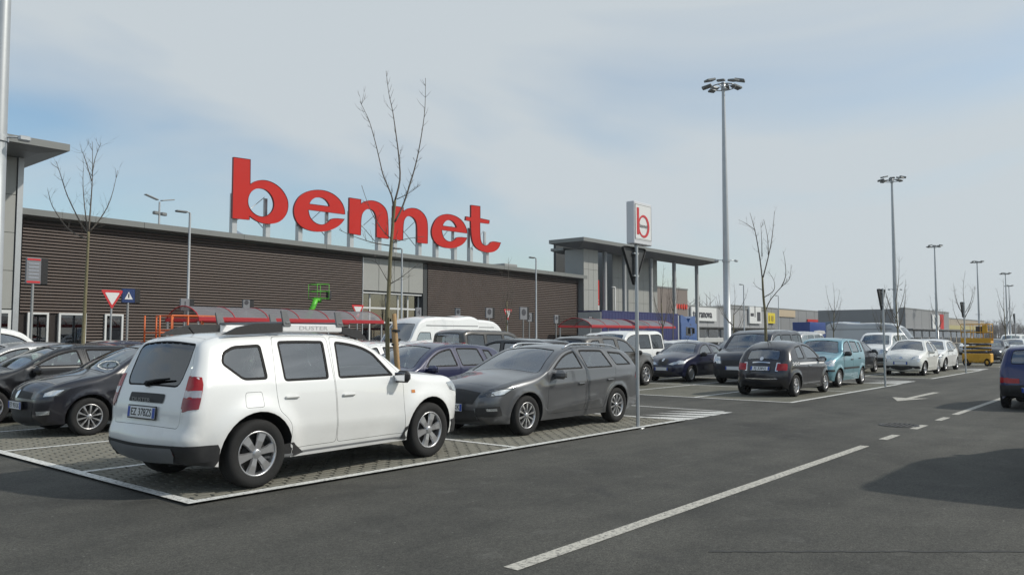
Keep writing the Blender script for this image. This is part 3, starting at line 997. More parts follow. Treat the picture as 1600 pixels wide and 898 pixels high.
SMALL3 = dict(   # rounded three-door supermini seen from the front
    ol=[(1.72, .20, .08, .05), (1.81, .28, .26, .10), (1.83, .42, .30, .12), (1.81, .58, .30, .12), (1.73, .70, .26, .10), (1.60, .78, .18, .08),
        (1.25, .90, .14, .07), (.96, .965, .12, .07), (.84, .985, .06, .08), (.50, 1.17, .05, .08), (.14, 1.345, .06, .05), (-.10, 1.395, .08, .04),
        (-.5, 1.40, .09, .04), (-1.0, 1.34, .09, .04), (-1.38, 1.24, .10, .04), (-1.46, 1.20, .10, .05), (-1.64, 1.02, .12, .05), (-1.74, .88, .16, .06),
        (-1.79, .74, .18, .06), (-1.80, .58, .20, .06), (-1.79, .42, .18, .05), (-1.70, .28, .12, .04)],
    nose=5, tail=15, ws=(8, 10), rw=(15, 17), hood=(5, 8), gate=(14, 19),
    ax=(1.19, -1.19), R=.29, Ra=.34, w=.84, th=.25, belt=[(1.1, .90), (-1.7, .96)], tf=.16, tr=.10, xa=.6, xb=-.8, sill=.21,
    doors=[dict(f_bot=.72, f_belt=.72, t0=.48, t1=-.42, r_belt=-.46, r_bot=-.42)],
    wins=[(0, 'auto', (.62, -.40, .42, -.34)), (None, 'auto', (-.55, -1.18, -.50, -1.02, .085, .03))],
    handles=[(-.26, .78)], handle_mat=M_PLAS, mirror=(.50, .95), mirror_mat=M_PLAS, rim=(7, 'cap'), tw=.175, seatz=.28, seats=(-.15, -.92),
    crease=[(1.2, .62, -1.5, .66, .02, .04)],
    features=[
        ('headlamp', M_LAMP, .004, 0, [('side', [(2.0, .60), (1.56, .66), (1.50, .74), (1.62, .775), (2.0, .72)]), ('front', [(.22, .60), (.95, .61), (.95, .72), (.40, .71)])], True),
        ('grille', M_PLAS, .006, 0, [('front', rnd([(-.17, .56), (.17, .56), (.20, .74), (-.20, .74)], .05))], False),
        ('badge', M_CHROME, .012, 1, [('front', disc(0, .70, .045))], False),
        ('lower_intake', M_PLAS, .006, 0, [('front', rect(-.5, .5, .27, .36))], False),
        ('tail_lamp', M_RED, .005, 0, [('side', [(-1.77, .76), (-1.60, .80), (-1.52, 1.08), (-1.57, 1.08), (-1.72, .90)])], True),
    ],
    plates=[('front', .47, '', -0.0), ('rear', .55, '', 0)])

C500 = dict(
    ol=[(1.62, .20, .10, .06), (1.72, .28, .28, .10), (1.75, .42, .32, .12), (1.74, .58, .32, .12), (1.68, .72, .28, .10), (1.56, .82, .20, .08),
        (1.25, .92, .16, .07), (.98, .975, .12, .07), (.86, 1.0, .06, .08), (.54, 1.21, .05, .08), (.22, 1.39, .06, .05), (-.02, 1.445, .09, .04),
        (-.4, 1.455, .11, .04), (-.85, 1.41, .12, .04), (-1.20, 1.29, .12, .04), (-1.27, 1.25, .12, .05), (-1.42, 1.08, .14, .06), (-1.53, .93, .18, .08),
        (-1.61, .78, .22, .09), (-1.66, .60, .25, .10), (-1.66, .42, .22, .08), (-1.56, .28, .14, .05)],
    nose=5, tail=15, ws=(8, 10), rw=(15, 17), hood=(5, 8), gate=(14, 19), rwt=.84,
    ax=(1.15, -1.15), R=.295, Ra=.345, w=.813, th=.24, belt=[(1.0, .92), (-1.5, .965)], tf=.15, tr=.12, xa=.6, xb=-.6, sill=.20, flare=.03,
    doors=[dict(f_bot=.70, f_belt=.70, t0=.50, t1=-.36, r_belt=-.42, r_bot=-.36)],
    wins=[(0, 'auto', (.62, -.36, .46, -.30)), (None, 'auto', (-.50, -.98, -.44, -.86, .10, .03))],
    handles=[(-.22, .80)], handle_mat=M_CHROME, mirror=(.52, .95), rim=(8, 'plain'), tw=.195, seatz=.30, seats=(-.12, -.80),
    crease=[(1.3, .74, -1.4, .80, .016, .03)],
    features=[
        ('headlamp', M_LAMP, .006, 0, [('side', [(1.9, .66), (1.54, .68), (1.48, .78), (1.55, .82), (1.9, .80)]), ('front', [(.42, .66), (.95, .66), (.95, .80), (.46, .80)])], True),
        ('headlamp', M_LAMP, .006, 1, [('side', disc(1.60, .60, .05))], True),
        ('nose_moulding', M_CHROME, .008, 1, [('front', rect(-.24, .24, .665, .685))], False),
        ('badge', M_CHROME, .012, 1, [('front', disc(0, .68, .05))], False),
        ('lower_intake', M_PLAS, .006, 0, [('front', rnd([(-.55, .28), (.55, .28), (.55, .42), (-.55, .42)], .04)), ('side', [(1.9, .28), (1.55, .30), (1.58, .40), (1.9, .42)])], False),
        ('tail_lamp', M_RED, .010, 0, [('side', rnd([(-1.8, .70), (-1.54, .70), (-1.49, .88), (-1.8, .88)], .03)), ('rear', [(.41, .70), (.95, .70), (.95, .88), (.43, .88)])], True),
        ('tail_lamp_frame', M_CHROME, .006, 2, [('rear', [(.385, .68), (.95, .68), (.95, .90), (.405, .90)])], True),
        ('tailgate_handle', M_CHROME, .012, 1, [('rear', rect(-.24, .24, .855, .885))], False),
        ('badge', M_CHROME, .012, 1, [('rear', disc(0, .96, .05))], False),
        ('bumper_moulding', M_CHROME, .006, 1, [('rear', rect(-.6, .6, .47, .495))], False),
        ('rear_valance', M_PLAS, .006, 1, [('rear', rect(-.55, .55, .29, .36))], False),
    ],
    plates=[('front', .52, '', 0.0), ('rear', .75, 'FJ 338VJ', 0)])

PANDA = dict(
    ol=[(1.66, .21, .08, .05), (1.74, .29, .22, .07), (1.76, .44, .24, .08), (1.74, .62, .22, .08), (1.66, .76, .18, .07), (1.54, .86, .13, .05),
        (1.25, .97, .11, .045), (1.02, 1.03, .10, .045), (.92, 1.055, .06, .05), (.66, 1.27, .05, .06), (.42, 1.45, .05, .05), (.20, 1.515, .07, .03),
        (-.4, 1.53, .08, .03), (-1.0, 1.51, .08, .03), (-1.44, 1.475, .08, .03), (-1.51, 1.45, .08, .03), (-1.60, 1.22, .09, .035), (-1.67, 1.02, .11, .04),
        (-1.70, .82, .14, .05), (-1.71, .62, .18, .05), (-1.71, .42, .16, .05), (-1.62, .28, .1, .04)],
    nose=5, tail=15, ws=(8, 10), rw=(15, 17), hood=(5, 8), gate=(14, 19),
    ax=(1.15, -1.15), R=.285, Ra=.335, w=.79, th=.16, belt=[(1.0, .98), (-.9, 1.0), (-1.6, 1.06)], tf=.10, tr=.06, xa=.7, xb=-.9, sill=.21,
    doors=[dict(f_bot=.74, f_belt=.76, t0=.62, t1=-.14, r_belt=-.18, r_bot=-.14), dict(f_bot=-.15, f_belt=-.19, t0=-.17, t1=-.92, r_belt=-.98, r_bot=-.76, arch=True)],
    wins=[(0, 'auto', (.74, -.14, .54, -.10)), (1, 'auto', (-.23, -.90, -.20, -.86)), (None, 'auto', (-1.02, -1.30, -.99, -1.24, .09, .03))],
    handles=[(-.02, .86), (-.84, .88)], handle_mat=M_PLAS, mirror=(.66, 1.03), mirror_mat=M_PLAS, rim=(6, 'cap'), tw=.17, seatz=.36, seats=(-.02, -.80),
    features=[
        ('headlamp', M_LAMP, .004, 0, [('side', [(1.9, .64), (1.56, .68), (1.46, .85), (1.55, .87), (1.9, .84)]), ('front', [(.30, .62), (.95, .64), (.95, .84), (.40, .80)])], True),
        ('grille', M_PLAS, .006, 0, [('front', rect(-.28, .28, .62, .72))], False),
        ('badge', M_CHROME, .012, 1, [('front', disc(0, .74, .05))], False),
        ('rubbing_strip', M_PLAS, .008, 0, [('side', rect(-.80, .78, .56, .62))], True),
        ('bumper_strip', M_PLAS, .008, 1, [('front', rect(-.9, .9, .50, .56)), ('side', [(1.9, .50), (1.50, .50), (1.50, .56), (1.9, .56)])], False),
        ('lower_intake', M_PLAS, .006, 0, [('front', rect(-.45, .45, .28, .40))], False),
        ('tail_lamp', M_RED, .005, 0, [('side', [(-1.9, 1.02), (-1.60, 1.02), (-1.50, 1.38), (-1.9, 1.38)]), ('rear', [(.55, 1.02), (.95, 1.02), (.95, 1.36), (.58, 1.36)])], True),
        ('bumper_strip', M_PLAS, .008, 1, [('rear', rect(-.9, .9, .50, .58))], False),
    ],
    plates=[('front', .44, '', 0.0), ('rear', .80, '', 0)])

CITY = dict(    # angular small three-door seen from behind
    ol=[(1.56, .21, .08, .05), (1.63, .29, .2, .06), (1.64, .46, .2, .06), (1.60, .64, .18, .06), (1.50, .76, .14, .05), (1.38, .83, .1, .04),
        (1.15, .90, .10, .04), (.95, .945, .10, .04), (.86, .96, .06, .05), (.58, 1.16, .05, .06), (.30, 1.33, .05, .05), (.10, 1.385, .07, .03),
        (-.4, 1.41, .08, .03), (-.9, 1.39, .08, .03), (-1.34, 1.35, .08, .03), (-1.42, 1.32, .08, .03), (-1.53, 1.12, .09, .035), (-1.60, .96, .11, .04),
        (-1.65, .80, .14, .05), (-1.68, .62, .18, .06), (-1.68, .42, .16, .05), (-1.60, .30, .1, .04)],
    nose=5, tail=15, ws=(8, 10), rw=(15, 17), hood=(5, 8), gate=(14, 19),
    ax=(1.10, -1.10), R=.275, Ra=.325, w=.755, th=.15, belt=[(1.0, .90), (-1.6, .95)], tf=.10, tr=.07, xa=.6, xb=-.8, sill=.21,
    doors=[dict(f_bot=.68, f_belt=.70, t0=.48, t1=-.40, r_belt=-.44, r_bot=-.40)],
    wins=[(0, 'auto', (.66, -.38, .40, -.35)), (None, 'auto', (-.52, -1.22, -.49, -1.12, .085, .02))],
    handles=[(-.26, .78)], handle_mat=M_PLAS, mirror=(.54, .93), mirror_mat=M_PLAS, rim=(6, 'cap'), tw=.165, seatz=.28, seats=(-.12, -.85),
    features=[
        ('headlamp', M_LAMP, .004, 0, [('side', [(1.8, .58), (1.44, .62), (1.44, .72), (1.8, .72)]), ('front', [(.34, .58), (.95, .58), (.95, .72), (.36, .72)])], True),
        ('bumper', M_PLAS, .012, 0, [('rear', rect(-.9, .9, .30, .54)), ('side', [(-1.8, .53), (-1.8, .31), (-1.44, .28), (-1.43, .53)])], False, 'dark grey plastic rear bumper'),
        ('tail_lamp', M_RED, .006, 0, [('side', [(-1.8, .58), (-1.56, .58), (-1.56, .70), (-1.8, .70)]), ('rear', [(.30, .58), (.95, .58), (.95, .70), (.30, .68)])], True),
    ],
    plates=[('rear', .44, '', 0)])

MPV = dict(     # tall family van with glass all round
    ol=[(2.02, .22, .08, .05), (2.10, .32, .22, .07), (2.12, .50, .22, .07), (2.10, .72, .20, .06), (2.02, .90, .16, .05), (1.88, 1.0, .12, .045),
        (1.60, 1.08, .11, .045), (1.38, 1.13, .10, .045), (1.26, 1.155, .06, .05), (.92, 1.44, .05, .06), (.62, 1.68, .05, .05), (.36, 1.77, .08, .03),
        (-.3, 1.81, .10, .03), (-1.2, 1.81, .10, .03), (-2.0, 1.77, .10, .03), (-2.08, 1.73, .10, .03), (-2.15, 1.40, .11, .035), (-2.19, 1.10, .12, .04),
        (-2.21, .85, .14, .05), (-2.22, .62, .16, .05), (-2.21, .42, .16, .05), (-2.12, .28, .1, .04)],
    nose=5, tail=15, ws=(8, 10), rw=(15, 17), hood=(5, 8), gate=(14, 19),
    ax=(1.377, -1.377), R=.31, Ra=.37, w=.90, th=.14, belt=[(1.4, 1.06), (-2.1, 1.10)], tf=.10, tr=.04, xa=1.0, xb=-1.6, sill=.22,
    doors=[dict(f_bot=.90, f_belt=.98, t0=.86, t1=-.06, r_belt=-.10, r_bot=-.06), dict(f_bot=-.07, f_belt=-.11, t0=-.08, t1=-1.02, r_belt=-1.06, r_bot=-.86, arch=True)],
    wins=[(0, 'auto', (.98, -.06, .74, -.03, .13)), (1, 'auto', (-.13, -1.01, -.12, -.98, .13)), (None, 'auto', (-1.10, -2.0, -1.09, -1.97, .13, .02))],
    handles=[(.06, .92), (-.22, .92)], handle_mat=M_PLAS, mirror=(.90, 1.10), mirror_mat=M_PLAS, rim=(6, 'cap'), tw=.19, seatz=.46, seats=(.15, -.8), privacy=True,
    features=[
        ('headlamp', M_LAMP, .004, 0, [('side', [(2.2, .70), (1.90, .74), (1.76, .98), (1.88, 1.0), (2.2, .96)]), ('front', [(.46, .70), (.95, .72), (.95, .96), (.52, .92)])], True),
        ('grille', M_PLAS, .006, 0, [('front', rect(-.42, .42, .64, .80))], False),
        ('bumper', M_PLAS, .006, 0, [('front', rect(-.9, .9, .30, .50)), ('side', [(2.2, .50), (2.2, .30), (1.82, .28), (1.82, .50)])], False, 'dark grey plastic front bumper'),
        ('rubbing_strip', M_PLAS, .008, 1, [('side', rect(-.86, .90, .50, .58))], True),
        ('tail_lamp', M_RED, .005, 0, [('side', [(-2.3, .90), (-2.12, .90), (-2.08, 1.40), (-2.3, 1.40)]), ('rear', [(.62, .90), (.95, .90), (.95, 1.40), (.65, 1.40)])], True),
    ],
    plates=[('front', .55, '', 0.0), ('rear', .90, '', 0)])

def van_spec(extra):
    e = extra
    return dict(
        ol=[(2.52, .26, .08, .04), (2.60, .36, .18, .07), (2.62, .56, .20, .08), (2.58, .80, .20, .08), (2.48, 1.02, .18, .07), (2.34, 1.16, .14, .06),
            (2.14, 1.26, .12, .06), (1.98, 1.34, .10, .06), (1.92, 1.38, .06, .07), (1.56, 1.86, .06, .08), (1.32, 2.16, .07, .06), (1.00, 2.36, .12, .05),
            (.40, 2.45, .14, .045), (-1.0 - e / 2, 2.46, .14, .045), (-2.42 - e, 2.44, .14, .04), (-2.50 - e, 2.40, .14, .04), (-2.56 - e, 1.9, .12, .03), (-2.58 - e, 1.30, .10, .03),
            (-2.59 - e, .85, .10, .03), (-2.60 - e, .62, .10, .03), (-2.60 - e, .46, .10, .03), (-2.54 - e, .34, .08, .03)],
        nose=5, tail=15, ws=(8, 10), rw=(15, 17), hood=(5, 8), gate=(14, 19), rwt=.8,
        ax=(1.70, -1.55 - e), R=.34, Ra=.40, w=1.02, th=.14, belt=[(2.0, 1.22), (-2.6 - e, 1.26)], tf=.14, tr=.02, xa=1.4, xb=-2.2 - e, sill=.30, flare=.015,
        doors=[dict(f_bot=1.24, f_belt=1.62, t0=1.40, t1=.62, r_belt=.50, r_bot=.50, m=.30), dict(f_bot=.44, f_belt=.44, t0=.42, t1=-.78, r_belt=-.80, r_bot=-.80, m=.16)],
        wins=[(0, 'poly', [(1.62, 1.24), (1.40, 1.66), (1.28, 1.80), (.66, 1.80), (.60, 1.22)])],
        handles=[(.66, 1.10), (.30, 1.10)], handle_mat=M_PLAS, mirror=(1.50, 1.36), mirror_mat=M_PLAS, rim=(6, 'cap'), tw=.22, seatz=.72, seats=(.72,), darkrear=True,
        crease=[(1.2, .78, -2.5 - e, .78, .016, .04)],
        features=[
            ('headlamp', M_LAMP, .004, 0, [('side', [(2.8, .90), (2.36, .96), (2.16, 1.18), (2.30, 1.2), (2.8, 1.12)]), ('front', [(.46, .90), (.95, .92), (.95, 1.12), (.56, 1.08)])], True),
            ('grille', M_PLAS, .006, 0, [('front', rnd(rect(-.50, .50, .66, .86), .05))], False),
            ('bumper', M_PLAS, .006, 0, [('front', rect(-.9, .9, .32, .58)), ('side', [(2.8, .58), (2.8, .32), (2.16, .32), (2.14, .58)])], False, 'grey plastic front bumper'),
            ('roof_gutter', M_GREYP, .006, 1, [('side', rect(-2.40 - e, .90, 2.06, 2.10))], True),
            ('rubbing_strip', M_PLAS, .008, 1, [('side', rect(-1.1 - e, 1.2, .52, .64))], True),
            ('tail_lamp', M_RED, .005, 0, [('side', [(-2.57 - e, .95), (-2.50 - e, .95), (-2.49 - e, 1.35), (-2.56 - e, 1.35)])], True),
        ],
        plates=[('front', .62, '', 0.0)])
# ---------------------------------------------------------------- ground, paving, painted lines
def asphalt_mat():
    m, N, L, b = nodes_of('asphalt')
    tc = N.new("ShaderNodeTexCoord")
    def noise(sc, det, rough=0.6, dist=0.0):
        n = N.new("ShaderNodeTexNoise"); n.inputs['Scale'].default_value = sc; n.inputs['Detail'].default_value = det
        n.inputs['Roughness'].default_value = rough; n.inputs['Distortion'].default_value = dist
        L.new(tc.outputs['Object'], n.inputs['Vector']); return n
    big = noise(0.22, 5, 0.6, 0.6); mid = noise(1.6, 7, 0.65); fine = noise(70, 3, 0.7)
    mp = N.new("ShaderNodeMapping"); mp.inputs['Scale'].default_value = (0.12, 1.5, 1)   # wheel tracks run along the lane
    L.new(tc.outputs['Object'], mp.inputs[0])
    tr = N.new("ShaderNodeTexNoise"); tr.inputs['Scale'].default_value = 0.9; tr.inputs['Detail'].default_value = 4
    L.new(mp.outputs[0], tr.inputs['Vector'])
    r1 = N.new("ShaderNodeValToRGB")
    r1.color_ramp.elements[0].position = .36; r1.color_ramp.elements[0].color = (.036, .036, .033, 1)
    r1.color_ramp.elements[1].position = .66; r1.color_ramp.elements[1].color = (.112, .109, .096, 1)
    a1 = N.new("ShaderNodeMath"); a1.operation = 'MULTIPLY_ADD'; a1.inputs[1].default_value = .45
    a2 = N.new("ShaderNodeMath"); a2.operation = 'MULTIPLY_ADD'; a2.inputs[1].default_value = .30
    a3 = N.new("ShaderNodeMath"); a3.operation = 'MULTIPLY'; a3.inputs[1].default_value = .28
    L.new(tr.outputs['Fac'], a3.inputs[0]); L.new(mid.outputs['Fac'], a2.inputs[0]); L.new(a3.outputs[0], a2.inputs[2])
    L.new(big.outputs['Fac'], a1.inputs[0]); L.new(a2.outputs[0], a1.inputs[2])
    L.new(a1.outputs[0], r1.inputs[0])
    r2 = N.new("ShaderNodeValToRGB")
    r2.color_ramp.elements[0].position = .33; r2.color_ramp.elements[0].color = (.45, .45, .45, 1)
    r2.color_ramp.elements[1].position = .75; r2.color_ramp.elements[1].color = (1.5, 1.5, 1.48, 1)
    L.new(fine.outputs['Fac'], r2.inputs[0])
    mu = N.new("ShaderNodeMixRGB"); mu.blend_type = 'MULTIPLY'; mu.inputs[0].default_value = 1
    L.new(r1.outputs[0], mu.inputs[1]); L.new(r2.outputs[0], mu.inputs[2])
    # pale scuffs and dark oil spots
    sp = noise(2.6, 2, .5); rs = N.new("ShaderNodeValToRGB")
    rs.color_ramp.elements[0].position = .62; rs.color_ramp.elements[0].color = (0, 0, 0, 1)
    rs.color_ramp.elements[1].position = .76; rs.color_ramp.elements[1].color = (.35, .35, .35, 1)
    L.new(sp.outputs['Fac'], rs.inputs[0])
    mx = N.new("ShaderNodeMixRGB"); mx.inputs[2].default_value = (.13, .128, .117, 1)
    L.new(rs.outputs[0], mx.inputs[0]); L.new(mu.outputs[0], mx.inputs[1])
    so = noise(.8, 3, .5, 1.0); ro = N.new("ShaderNodeValToRGB")
    ro.color_ramp.elements[0].position = .24; ro.color_ramp.elements[0].color = (.45, .45, .45, 1)
    ro.color_ramp.elements[1].position = .36; ro.color_ramp.elements[1].color = (0, 0, 0, 1)
    L.new(so.outputs['Fac'], ro.inputs[0])
    mo = N.new("ShaderNodeMixRGB"); mo.inputs[2].default_value = (.03, .03, .031, 1)
    L.new(ro.outputs[0], mo.inputs[0]); L.new(mx.outputs[0], mo.inputs[1])
    # stone chips and pale flecks
    vo = N.new("ShaderNodeTexVoronoi"); vo.inputs['Scale'].default_value = 16
    L.new(tc.outputs['Object'], vo.inputs['Vector'])
    fl = N.new("ShaderNodeTexNoise"); fl.inputs['Scale'].default_value = 5; fl.inputs['Detail'].default_value = 2
    L.new(tc.outputs['Object'], fl.inputs['Vector'])
    rv = N.new("ShaderNodeMapRange"); rv.inputs['From Min'].default_value = .20; rv.inputs['From Max'].default_value = .08
    L.new(vo.outputs['Distance'], rv.inputs['Value'])
    rf = N.new("ShaderNodeMapRange"); rf.inputs['From Min'].default_value = .60; rf.inputs['From Max'].default_value = .70
    L.new(fl.outputs['Fac'], rf.inputs['Value'])
    mm = N.new("ShaderNodeMath"); mm.operation = 'MULTIPLY'; L.new(rv.outputs[0], mm.inputs[0]); L.new(rf.outputs[0], mm.inputs[1])
    mf = N.new("ShaderNodeMixRGB"); mf.inputs[2].default_value = (.20, .195, .18, 1)
    L.new(mm.outputs[0], mf.inputs[0]); L.new(mo.outputs[0], mf.inputs[1])
    # coarse aggregate
    ag = noise(22, 4, .8); ra = N.new("ShaderNodeValToRGB")
    ra.color_ramp.elements[0].position = .36; ra.color_ramp.elements[0].color = (.72, .72, .72, 1)
    ra.color_ramp.elements[1].position = .66; ra.color_ramp.elements[1].color = (1.32, 1.32, 1.30, 1)
    L.new(ag.outputs['Fac'], ra.inputs[0])
    mg = N.new("ShaderNodeMixRGB"); mg.blend_type = 'MULTIPLY'; mg.inputs[0].default_value = 1
    L.new(mf.outputs[0], mg.inputs[1]); L.new(ra.outputs[0], mg.inputs[2])
    L.new(mg.outputs[0], b.inputs['Base Color'])
    b.inputs['Roughness'].default_value = .82
    b.inputs['Specular IOR Level'].default_value = .35
    bp = N.new("ShaderNodeBump"); bp.inputs['Strength'].default_value = .55; bp.inputs['Distance'].default_value = .006
    L.new(fine.outputs['Fac'], bp.inputs['Height']); L.new(bp.outputs[0], b.inputs['Normal'])
    return m

def line_mat(name, c, wear):
    m, N, L, b = nodes_of(name)
    tc = N.new("ShaderNodeTexCoord")
    n = N.new("ShaderNodeTexNoise"); n.inputs['Scale'].default_value = 26; n.inputs['Detail'].default_value = 6; n.inputs['Roughness'].default_value = .75
    L.new(tc.outputs['Object'], n.inputs['Vector'])
    r = N.new("ShaderNodeValToRGB")
    r.color_ramp.elements[0].position = wear - .06; r.color_ramp.elements[0].color = (.11, .107, .098, 1)
    r.color_ramp.elements[1].position = wear + .10; r.color_ramp.elements[1].color = (*c, 1)
    L.new(n.outputs['Fac'], r.inputs[0]); L.new(r.outputs[0], b.inputs['Base Color'])
    b.inputs['Roughness'].default_value = .7
    return m

def paver_mat():
    m, N, L, b = nodes_of('paver sheet')
    tc = N.new("ShaderNodeTexCoord")
    br = N.new("ShaderNodeTexBrick")
    br.inputs['Scale'].default_value = 1.0; br.inputs['Brick Width'].default_value = .21; br.inputs['Row Height'].default_value = .115
    br.inputs['Mortar Size'].default_value = .012; br.inputs['Color1'].default_value = (.17, .162, .135, 1); br.inputs['Color2'].default_value = (.14, .135, .115, 1)
    br.inputs['Mortar'].default_value = (.06, .062, .038, 1)
    L.new(tc.outputs['Object'], br.inputs['Vector'])
    n = N.new("ShaderNodeTexNoise"); n.inputs['Scale'].default_value = .7; n.inputs['Detail'].default_value = 5
    L.new(tc.outputs['Object'], n.inputs['Vector'])
    mx = N.new("ShaderNodeMixRGB"); mx.blend_type = 'MULTIPLY'; mx.inputs[0].default_value = .6
    r = N.new("ShaderNodeValToRGB"); r.color_ramp.elements[0].color = (.55, .57, .48, 1); r.color_ramp.elements[1].color = (1.2, 1.2, 1.18, 1)
    r.color_ramp.elements[0].position = .3; r.color_ramp.elements[1].position = .7
    L.new(n.outputs['Fac'], r.inputs[0]); L.new(br.outputs['Color'], mx.inputs[1]); L.new(r.outputs[0], mx.inputs[2])
    L.new(mx.outputs[0], b.inputs['Base Color']); b.inputs['Roughness'].default_value = .9
    return m

M_ASPH = asphalt_mat()
M_LINE = line_mat('white line paint', (.66, .66, .63), .40)
M_LINE2 = line_mat('old road line paint', (.50, .48, .42), .42)
M_PAVE = paver_mat()
M_BED = mat('joint soil and moss', (.055, .052, .032), .95, noise=.5, scale=8, bump=.4, bscale=80)
M_BLOCK = mat('concrete paver', (.175, .168, .138), .9, noise=.4, scale=2.3, bump=.25, bscale=120)

def quad(x0, x1, y0, y1, z): return [(x0, y0, z), (x1, y0, z), (x1, y1, z), (x0, y1, z)]
def sheet(name, quads, m):
    V = []; F = []
    for q in quads:
        o = len(V); V += q; F.append(tuple(range(o, o + len(q))))
    return struct(obj(name, mesh_from(name, V, F, [m])))

sheet('ground', [quad(-900, 2600, -1200, 1800, 0)], M_ASPH)

YE, BAY, PITCH = 7.3, 2.6, 15.0
BX = [3.93, 19.27, 33.6, 48.6, 63.6, 78.6]
BW = 9.8
NB = 8
YT = YE + NB * BAY
def line(x0, x1, y0, y1, z, m=M_LINE, name='painted_line'): return sheet(name, [quad(x0, x1, y0, y1, z)], m)
for i, x0 in enumerate(BX):
    x1 = x0 + BW
    if i == 0:
        sheet('paver_bed', [quad(x0, x1, YE, YE + 3.35 * BAY, .004)], M_BED)
        sheet('parking_paving', [quad(x0, x1, YE + 3.35 * BAY, YT, .012)], M_PAVE)
    else:
        sheet('parking_paving', [quad(x0, x1, YE, YT, .004)], M_PAVE)
    z = .027 if i == 0 else .008
    w = .06
    line(x0 - w, x1 + w, YE - w, YE + w, z)
    line(x0 - w, x0 + w, YE + w, YT, z)
    line(x1 - w, x1 + w, YE + w, YT, z)
    line(x0 + 4.9 - .05, x0 + 4.9 + .05, YE + w, YT, z)
    for k in range(1, NB + 1):
        y = YE + k * BAY
        line(x0 + w, x0 + 4.85, y - .05, y + .05, z + .0)
        line(x0 + 4.95, x1 - w, y - .05, y + .05, z + .0)
    # hatching at the mouth of the aisle
    xe = x1 + 2.35
    line(xe - .05, xe + .05, YE + .25, YE + 2.6, .005)
    for k in range(4):
        xa = x1 + .30 + k * .52
        V = [(xa, YE + .02, .005), (xa + .42, YE + .02, .005), (xa + .16, YE + .62, .005), (xa - .25, YE + 1.25, .005)]
        struct(obj('hatch_marking', mesh_from('hatch_marking', V, [(0, 1, 2, 3)], [M_LINE])))
# centre line of the road
for a, b_ in ((4.28, 12.37), (13.3, 14.06), (15.15, 15.95), (17.0, 17.75), (18.5, 34.0), (36.0, 37.0), (39.0, 40.0), (42.0, 75.0), (80, 140)):
    line(a, b_, 3.54, 3.67, .004, M_LINE2, 'centre_line')
V = [(21.45, 5.45, .005), (22.9, 5.05, .005), (22.65, 5.38, .005), (25.5, 5.34, .005), (25.5, 5.52, .005), (22.65, 5.54, .005), (22.75, 5.9, .005)]
struct(obj('road_arrow', mesh_from('road_arrow', V, [tuple(range(7))], [M_LINE2])))
# a paving joint across the near lane
V = []; F = []
rj = random.Random(5)
for i in range(60):
    f_ = i / 59; x = 5.55 + 1.9 * f_ + (rj.random() - .5) * .03; y = 2.75 - 2.25 * f_
    V += [(x, y, .003), (x + .022 + rj.random() * .03, y + .015, .003)]
F = [(2 * i, 2 * i + 2, 2 * i + 3, 2 * i + 1) for i in range(59)]
struct(obj('asphalt_joint', mesh_from('asphalt_joint', V, F, [mat('joint tar', (.042, .042, .040), .8)])))

# drain cover
dr = thing('drain_cover', 'round cast iron drain cover in the road beside the dashed centre line', 'drain cover', (15.6, 3.95, 0))
m = MB(); m.lathe([(.004, .34), (.012, .33), (.012, .28), (.004, .28)], 28, 'z'); m.build('ring', mat('cast iron', (.05, .05, .05), .6, .4), dr)
for k in range(7):
    y = -.24 + .08 * k; h = math.sqrt(.275**2 - y * y)
    m = MB(); m.box((0, y, .008), (2 * h, .04, .010), .003); m.build('bar', MATS['cast iron'], dr)

# individual paving blocks of the nearest bays
x0, x1 = BX[0], BX[0] + BW
bm_block = MB(); bm_block.box((0, 0, .004), (.188, .092, .034), .006)
BLOCK = bm_block.mesh('paver', M_BLOCK)
pos = []
row = 0
y = YE + .09
while y < YE + 3.35 * BAY - .05:
    x = x0 + .10 + (row % 2) * .105
    while x < x1 - .09:
        pos.append((x, y)); x += .21
    y += .115; row += 1
def hidden(p): return 4.05 < p[0] < 8.3 and 7.95 < p[1] < 9.4 or 9.2 < p[0] < 13.4 and 8.2 < p[1]
vis = sorted((p for p in pos if not hidden(p)), key=lambda p: p[0]**2 + p[1]**2)
near = set(vis[:300])
pv_root = struct(obj('parking_pavers', None))
rp = random.Random(3)
def jit(p): return (p[0] + rp.uniform(-.004, .004), p[1] + rp.uniform(-.004, .004), rp.uniform(.000, .004))
for p in vis[:300]:
    o = obj('paver', BLOCK, pv_root, jit(p), rp.uniform(-.02, .02))
V = []; F = []
bv = [v.co.copy() for v in BLOCK.vertices]; bf = [tuple(f.vertices) for f in BLOCK.polygons]
for p in pos:
    if p in near: continue
    q = Vector(jit(p)); o = len(V); a = rp.uniform(-.02, .02); ca, sa = math.cos(a), math.sin(a)
    V += [(v.x * ca - v.y * sa + q.x, v.x * sa + v.y * ca + q.y, v.z + q.z) for v in bv]
    F += [tuple(i + o for i in f) for f in bf]
struct(obj('paver_field', mesh_from('paver_field', V, F, [M_BLOCK]), pv_root), 'stuff')

